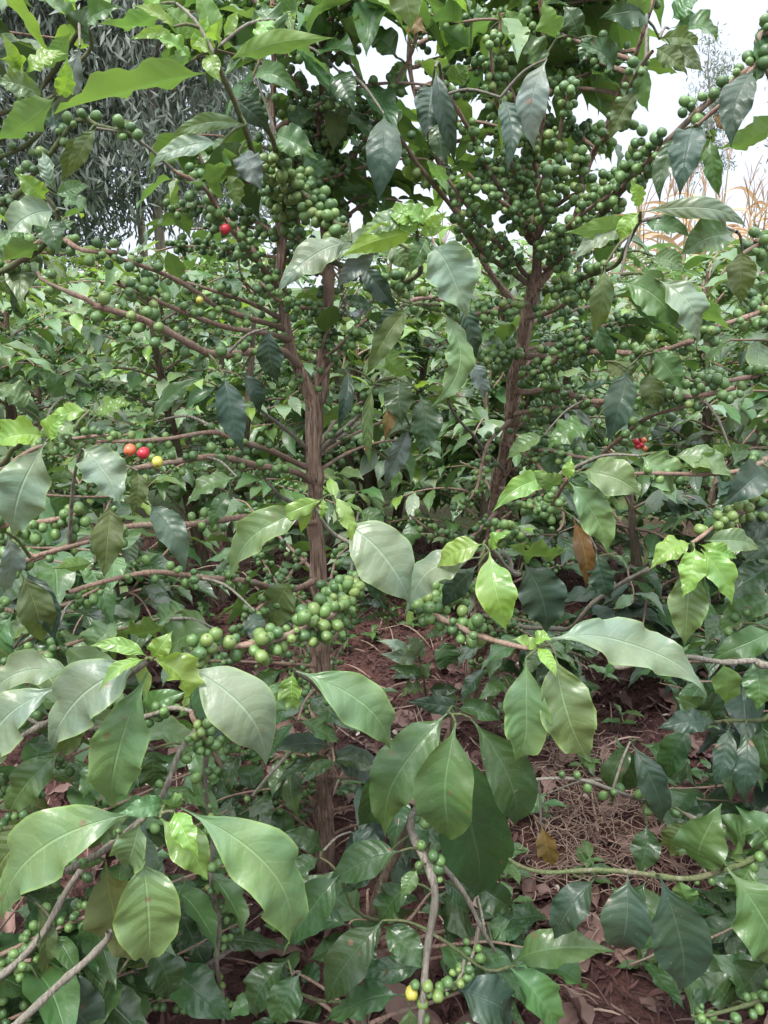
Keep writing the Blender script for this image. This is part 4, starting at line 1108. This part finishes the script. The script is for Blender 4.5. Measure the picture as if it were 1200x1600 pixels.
bush('distant coffee bush at the right in front of the dry maize', 2.3, 6.4, 1.35, 1.0, 60, 'LYP', 'LPY', ln=.15)

bush('distant coffee bush at the far left edge, third row', -5.4, 8.5, 1.45, 1.3, 80, 'LYL', 'LYP', ln=.17)
bush('distant coffee bush left of centre in the third row', -3.6, 9.5, 1.4, 1.3, 80, 'LYL', 'LYP', ln=.17)
bush('distant coffee bush in the third row under the sky gap', -1.5, 9.5, 1.3, 1.3, 80, 'LYL', 'LYP', ln=.17)
bush('low weedy coffee bush at the left edge between the rows', -1.55, 3.6, .95, .6, 50, 'LMM', 'YL')
bush('low weedy coffee bush in the gap beside the left trunk', -.45, 3.9, .9, .55, 50, 'LMM', 'YL')
bush('leafy coffee bush at the right edge between the rows', 2.0, 3.1, 1.1, .6, 56, 'LMLP', 'YLP')

# ================================================================== maize plot at the right
def strap_mat(name, c1, c2, tr=.3):
    m, t, out = newmat(name); r = rnd_attr(t); tco = nn(t, 'ShaderNodeTexCoord'); n = nn(t, 'ShaderNodeTexNoise'); n.inputs['Scale'].default_value = 14
    t.links.new(tco.outputs['Object'], n.inputs['Vector'])
    uv = nn(t, 'ShaderNodeUVMap'); sp = nn(t, 'ShaderNodeSeparateXYZ'); t.links.new(uv.outputs[0], sp.inputs[0])
    c = mixc(t, math_(t, 'ADD', math_(t, 'MULTIPLY', r, .6), math_(t, 'MULTIPLY', n.outputs['Fac'], .5)), c1, c2)
    mid = math_(t, 'SUBTRACT', 1.0, smooth(t, math_(t, 'ABSOLUTE', math_(t, 'SUBTRACT', sp.outputs[1], .5)), .02, .08))
    c = mixc(t, math_(t, 'MULTIPLY', mid, .5), c, tuple(min(.8, k * 1.6) for k in c2))
    b = nn(t, 'ShaderNodeBsdfPrincipled'); b.inputs['Roughness'].default_value = .5; t.links.new(c, b.inputs['Base Color'])
    tr_ = nn(t, 'ShaderNodeBsdfTranslucent'); t.links.new(c, tr_.inputs['Color']); ms = nn(t, 'ShaderNodeMixShader'); ms.inputs[0].default_value = tr
    t.links.new(b.outputs[0], ms.inputs[1]); t.links.new(tr_.outputs[0], ms.inputs[2]); t.links.new(ms.outputs[0], out.inputs['Surface']); return m
MG = strap_mat('maize_green', (.10, .20, .05), (.24, .36, .13)); MD = strap_mat('maize_dry', (.34, .20, .11), (.56, .38, .23))
MST = bark_mat('maize_stalk', (.16, .15, .07), (.32, .27, .15), (.22, .2, .1), .5, .2)
def maize(x, Y, h, dry, label):
    r = tag(empty('maize_plant', (x, Y, 0)), label, 'maize plant', 'maize plants behind the coffee' )
    mb = MB(); lean = rng.normal(0, .05, 2)
    top = np.array([x + lean[0] * 2, Y + lean[1] * 2, h])
    mb.add(*tube_geo(*spline([(x, Y, -.02), (x + lean[0], Y + lean[1], h * .5), top], [.012, .01, .004], .1), 6), .5); mb.build('stalk', MST, r, (x, Y, 0))
    fb = MB()
    for i in range(11):
        z = h * (.15 + .8 * i / 11); a = i * math.pi + rng.normal(0, .5); L = rng.uniform(.45, .75)
        base = np.array([x + lean[0] * z / h, Y + lean[1] * z / h, z]); d = np.array([math.cos(a), math.sin(a) * .8, 0]); t = np.linspace(0, 1, 11)
        el = rng.uniform(.5, .9) * (.6 if dry else 1)
        c = base + d * (t * L * .75)[:, None] + np.array([0, 0, 1]) * ((t * el - t ** 2 * (el + rng.uniform(.1, .5))) * L)[:, None]
        wd = (.030 if dry else .034) * np.sin(np.clip(t * .9 + .1, 0, 1) * math.pi) ** .6 + .001; S_ = np.cross(d, [0, 0, 1]); tw = rng.uniform(-1, 1) * (2.0 if dry else .8)
        v = np.array([-1, 0, 1.]); q = np.cos(tw * t)[:, None] * S_ + np.sin(tw * t)[:, None] * np.array([0, 0, 1])
        V = c[:, None] + q[:, None] * (v[None] * wd[:, None])[..., None] + np.array([0, 0, 1]) * (np.abs(v)[None] * wd[:, None] * .5)[..., None]
        U = np.stack(np.broadcast_arrays(t[:, None], (v[None] + 1) / 2), -1); fb.add(V.reshape(-1, 3), grid_faces(10, 2), U.reshape(-1, 2), float(rng.random()))
    fb.build('foliage', MD if dry else MG, r, (x, Y, 0), 'stuff')
    tb = MB()
    for i in range(7):
        a = rng.uniform(0, 6.28); e = top + np.array([math.cos(a) * .09, math.sin(a) * .09, rng.uniform(.12, .26)]); tb.add(*tube_geo(*spline([top - [0, 0, .02], (top + e) / 2 + [0, 0, .03], e], [.003, .003, .001], .05), 4), .5)
    tb.build('tassel', MD, r, (x, Y, 0))
sides = ['left', 'right']
for i in range(16):
    x = 1.5 + (i % 8) * .34 + rng.uniform(-.1, .1); Y = 5.0 + (i // 8) * .7 + rng.uniform(-.15, .15)
    maize(x, Y, rng.uniform(1.35, 1.7), False, 'green maize plant in the plot behind the coffee at right')
for i in range(48):
    x = 2.4 + (i % 16) * .25 + rng.uniform(-.1, .1); Y = 7.4 + (i // 16) * .6 + rng.uniform(-.15, .15)
    o = maize(x, Y, rng.uniform(1.75, 2.3), True, 'dry straw coloured maize plant behind the green maize at right')
for i in range(8):
    maize(.1 + i * .2 + rng.uniform(-.05, .05), 5.6 + rng.uniform(-.2, .2), rng.uniform(1.2, 1.5), False, 'green maize plant seen through the gap between the two coffee crowns')

# ================================================================== eucalyptus trees behind, upper left
EL = strap_mat('eucalyptus_leaf', (.095, .115, .090), (.235, .265, .215), .3)
EB = bark_mat('eucalyptus_bark', (.20, .14, .11), (.42, .34, .28), (.32, .25, .2), .12, .4)
def eucalyptus(label, x, Y, h, R, nclump, zlo, r0=.10, name='eucalyptus_tree', leafl=.2, nper=70, sk=1.0):
    r = tag(empty(name, (x, Y, 0)), label, 'tree'); rg = np.random.default_rng(int(abs(x) * 100 + Y * 7))
    mb = MB(); q, rr = spline([(x, Y, -.1), (x + rg.normal(0, .1), Y, h * .35), (x + rg.normal(0, .25), Y, h * .7), (x + rg.normal(0, .3), Y, h)], [r0, r0 * .8, r0 * .5, .03], .3)
    mb.add(*tube_geo(q, rr, 12, .05, 3), .5); mb.build('trunk', EB, r, (x, Y, 0))
    cb = MB(); cl = []
    for i in range(nclump):
        f = rg.uniform(zlo, 1) ; k = int(f * (len(q) - 1)); a = rg.uniform(0, 6.28); R_ = R * (1.05 - .7 * abs(f - .45)) * rg.uniform(.35, 1)
        e = q[k] + np.array([math.cos(a) * R_, math.sin(a) * R_, rg.uniform(-.3, .8)]); cl.append(e)
        if i % 3 == 0: 
            lb = MB(); lb.add(*tube_geo(*spline([q[k], (q[k] + e) / 2 + [0, 0, .25], e], [r0 * .3, r0 * .18, .01], .4), 6), .5); lb.build('limb', EB, r, (x, Y, 0))
    cl = np.array(cl); n = nclump * nper
    cen = np.repeat(cl, nper, 0) + rg.normal(0, 1, (n, 3)) * [.34 * sk, .34 * sk, .42 * sk] * np.repeat(rg.uniform(.45, 1.25, nclump), nper)[:, None]
    d = rg.normal(0, .62, (n, 3)); d[:, 2] -= .9; d /= np.linalg.norm(d, axis=1)[:, None]
    s_ = np.cross(d, rg.normal(0, 1, (n, 3))); s_ /= np.linalg.norm(s_, axis=1)[:, None]
    L = leafl * rg.uniform(.6, 1.3, n)[:, None]; W_ = L * .11
    V = np.stack([cen, cen + d * L * .45 + s_ * W_, cen + d * L, cen + d * L * .5 - s_ * W_], 1).reshape(-1, 3)
    Fc = np.arange(n * 4).reshape(-1, 4); U = np.tile([[0, .5], [.5, 1], [1, .5], [.5, 0]], (n, 1)).astype(float)
    cb.add(V, Fc, U, np.repeat(rg.random(n), 4)); cb.build('crown', EL, r, (x, Y, 0), 'stuff')
eucalyptus('drooping grey green eucalyptus above the bushes at upper left', -3.9, 14.5, 9.0, 2.1, 230, .26, nper=190, leafl=.20)
eucalyptus('tall eucalyptus with pale pinkish trunk at the top left corner', -6.3, 13.5, 9.5, 2.2, 220, .20, nper=190, leafl=.20)
eucalyptus('slimmer eucalyptus with a bare lower trunk above the sky gap', -5.2, 18.0, 10.0, 2.2, 150, .42, nper=170, leafl=.22)
eucalyptus('eucalyptus standing at the far left edge with reddish trunk', -8.0, 16.0, 10.0, 2.5, 190, .18, nper=170, leafl=.22)
eucalyptus('far tree with a thin ragged crown at the top right corner', 15.8, 32.0, 12.5, 1.3, 60, .6, .10, 'distant_tree', .22, 110)
eucalyptus('low far tree just above the branch of cherries at upper right', 11.9, 32.0, 9.0, .8, 34, .62, .07, 'distant_tree', .2, 90, .8)
eucalyptus('dark rounded tree at the right edge beyond the dry maize', 9.3, 18.0, 3.9, 1.1, 60, .3, .12, 'distant_tree', .18, 160, .7)

# ================================================================== ground, mulch, litter, straw
m, t, out = newmat('red_soil')
tco = nn(t, 'ShaderNodeTexCoord'); n1 = nn(t, 'ShaderNodeTexNoise'); n1.inputs['Scale'].default_value = 3; n1.inputs['Detail'].default_value = 8
n2 = nn(t, 'ShaderNodeTexNoise'); n2.inputs['Scale'].default_value = 60; n2.inputs['Detail'].default_value = 6
for n_ in (n1, n2): t.links.new(tco.outputs['Object'], n_.inputs['Vector'])
c = mixc(t, smooth(t, n1.outputs['Fac'], .35, .65), (.035, .013, .010), (.075, .028, .021)); c = mixc(t, math_(t, 'MULTIPLY', n2.outputs['Fac'], .6), c, (.10, .042, .032))
bs = nn(t, 'ShaderNodeBsdfPrincipled'); bs.inputs['Roughness'].default_value = .95; sg = nn(t, 'ShaderNodeSeparateXYZ'); t.links.new(tco.outputs['Object'], sg.inputs[0])
c = mixc(t, math_(t, 'MULTIPLY', smooth(t, math_(t, 'ADD', sg.outputs[1], math_(t, 'MULTIPLY', n1.outputs['Fac'], 3.0)), 4.6, 6.6), .9), c, (.06, .12, .035))
t.links.new(c, bs.inputs['Base Color'])
bp = nn(t, 'ShaderNodeBump'); bp.inputs['Strength'].default_value = 1; bp.inputs['Distance'].default_value = .02; t.links.new(n2.outputs['Fac'], bp.inputs['Height']); t.links.new(bp.outputs[0], bs.inputs['Normal'])
t.links.new(bs.outputs[0], out.inputs['Surface']); SOIL = m
xs = np.concatenate([-np.geomspace(400, 3, 14), np.linspace(-2.6, 2.6, 130), np.geomspace(3, 400, 14)]); ys = np.concatenate([np.linspace(-3, .3, 5), np.linspace(.4, 5, 120), np.geomspace(5.4, 500, 18)])
X, Yg = np.meshgrid(xs, ys, indexing='ij')
def gz(X, Y): return .012 * np.sin(X * 9 + np.sin(Y * 5)) + .012 * np.sin(Y * 8 + X * 3) + .006 * np.sin(X * 31 + Y * 23) + .006 * np.sin(X * 57 - Y * 41) * np.sin(Y * 63 + X * 17) - .02
Z = gz(X, Yg); 
gm = MB(); gm.add(np.stack([X, Yg, Z], -1).reshape(-1, 3), grid_faces(len(xs) - 1, len(ys) - 1), np.stack([X, Yg], -1).reshape(-1, 2), .5)
gm.build('ground', SOIL, None, None, 'structure')

def dull(name, c1, c2, rough=.8):
    m, t, out = newmat(name); r = rnd_attr(t); tco = nn(t, 'ShaderNodeTexCoord'); n = nn(t, 'ShaderNodeTexNoise'); n.inputs['Scale'].default_value = 70; n.inputs['Detail'].default_value = 4
    t.links.new(tco.outputs['Object'], n.inputs['Vector']); c = mixc(t, r, c1, c2); c = mixc(t, math_(t, 'MULTIPLY', n.outputs['Fac'], .5), c, tuple(k * .5 for k in c1))
    b = nn(t, 'ShaderNodeBsdfPrincipled'); b.inputs['Roughness'].default_value = rough; b.inputs['Specular IOR Level'].default_value = .3; t.links.new(c, b.inputs['Base Color']); t.links.new(b.outputs[0], out.inputs['Surface']); return m
MU = dull('mulch', (.038, .016, .014), (.135, .066, .056)); LI = dull('dead_leaf', (.075, .042, .034), (.27, .165, .135), .6); ST = dull('straw', (.14, .085, .065), (.40, .29, .22))
PB = dull('pale_chip', (.3, .25, .2), (.6, .52, .44))
# reddish curled chips
def chips(name, n, xr, yr, l0, l1, wr, mat, zr=(0, .02), seed=3):
    rg = np.random.default_rng(seed); k = 5
    x = rg.uniform(*xr, n); y = rg.uniform(*yr, n); z = gz(x, y) + rg.uniform(*zr, n)
    a = rg.uniform(0, 6.28, n); L = rg.uniform(l0, l1, n); W_ = L * rg.uniform(*wr, n); tilt = rg.normal(0, .35, n); cur = rg.uniform(-.5, .9, n)
    t = np.linspace(-.5, .5, k); v = np.array([-1., 1.])
    dx = np.stack([np.cos(a), np.sin(a), tilt], -1); sd_ = np.stack([-np.sin(a), np.cos(a), rg.normal(0, .6, n)], -1)
    prof = np.array([.35, .9, 1, .8, .2])
    V = np.stack([x, y, z], -1)[:, None, None] + dx[:, None, None] * (t[None, :, None, None] * L[:, None, None, None]) + sd_[:, None, None] * (v[None, None, :, None] * prof[None, :, None, None] * W_[:, None, None, None] / 2)
    V[..., 2] += (.25 - t ** 2)[None, :, None] * (cur * L)[:, None, None]
    f = (grid_faces(k - 1, 1)[None] + (np.arange(n) * k * 2)[:, None, None]).reshape(-1, 4)
    U = np.tile(np.stack(np.broadcast_arrays(t[:, None], v[None]), -1).reshape(-1, 2), (n, 1))
    mb = MB(); mb.add(V.reshape(-1, 3), f, U, np.repeat(rg.random(n), k * 2)); mb.build(name, mat, None, None, 'stuff')
chips('mulch', 46000, (-1.5, 1.5), (.85, 3.6), .008, .034, (.12, .35), MU, (0, .025))
chips('fallen_twigs', 900, (-1.4, 1.4), (.85, 3.0), .05, .16, (.02, .04), ST, (.005, .03), 8)
chips('pale_debris', 260, (-1.4, 1.4), (.85, 3.0), .006, .02, (.4, .9), PB, (.01, .03), 9)
# fallen leaves
lb = MB(); rg = np.random.default_rng(5)
for i in range(420):
    x = rg.uniform(-1.1, 1.1); y = rg.uniform(.85, 2.3)
    if x < 0 and rg.random() < .5: continue
    z = float(gz(x, y)) + rg.uniform(.01, .03); a = rg.uniform(0, 6.28); L = rg.uniform(.06, .13)
    p = np.array([x, y, z]); lb.add(*leaf_geo(p, p + np.array([math.cos(a) * L, math.sin(a) * L, rg.normal(0, .01)]), [rg.normal(0, .3), rg.normal(0, .3), 1], L * .42, arch=rg.uniform(-.05, .15), fold=rg.uniform(-.4, .5), wave=.09, curl=rg.uniform(-.2, .8), nu=10, nv=4), float(rg.random()))
wb = MB()
for i in range(130):                                    # small weeds and seedlings low on the mulch
    x = rg.uniform(-1.1, 1.2); y = rg.uniform(1.0, 3.2); z = float(gz(x, y)); hh = rg.uniform(.03, .09)
    if abs(x - .08) < .1 and 1.6 < y < 2.4: continue
    wb.add(*tube_geo([[x, y, z - .01], [x + .004, y, z + hh * .6], [x + .006, y, z + hh]], [.0016, .0013, .001], 4), .5, 1)
    for k in range(6):
        a = k * 1.57 + rg.normal(0, .3); L = rg.uniform(.03, .065); p_ = np.array([x + .004, y, z + hh * (.6 if k < 3 else 1)])
        wb.add(*leaf_geo(p_, p_ + np.array([math.cos(a) * L, math.sin(a) * L, rg.uniform(-.01, .015)]), [0, 0, 1], L * .45, nu=8, nv=4), float(rg.random()), 0)
wb.build('weeds', [LM['M'], TG], None, None, 'stuff')
lb.build('leaf_litter', LI, None, None, 'stuff')
# tangle of pale dry roots and straw, right of centre
sb = MB(); gR = gp(945, 1300)
for i in range(520):
    p = np.array([gR[0] + rg.normal(0, .13), gR[1] + rg.normal(0, .17), 0.]); p[2] = float(gz(p[0], p[1])) + rg.uniform(.012, .05); a = rg.uniform(0, 6.28); pts = [p]
    for k in range(5):
        a += rg.normal(0, .8); q = pts[-1] + np.array([math.cos(a) * .022, math.sin(a) * .022, rg.normal(0, .006)]); q[2] = max(q[2], float(gz(q[0], q[1])) + .008); pts.append(q)
    sb.add(*tube_geo(*spline(pts, [.0011] * 6, .011), 4), float(rg.random()))
sb.build('dry_straw', ST, None, None, 'stuff')
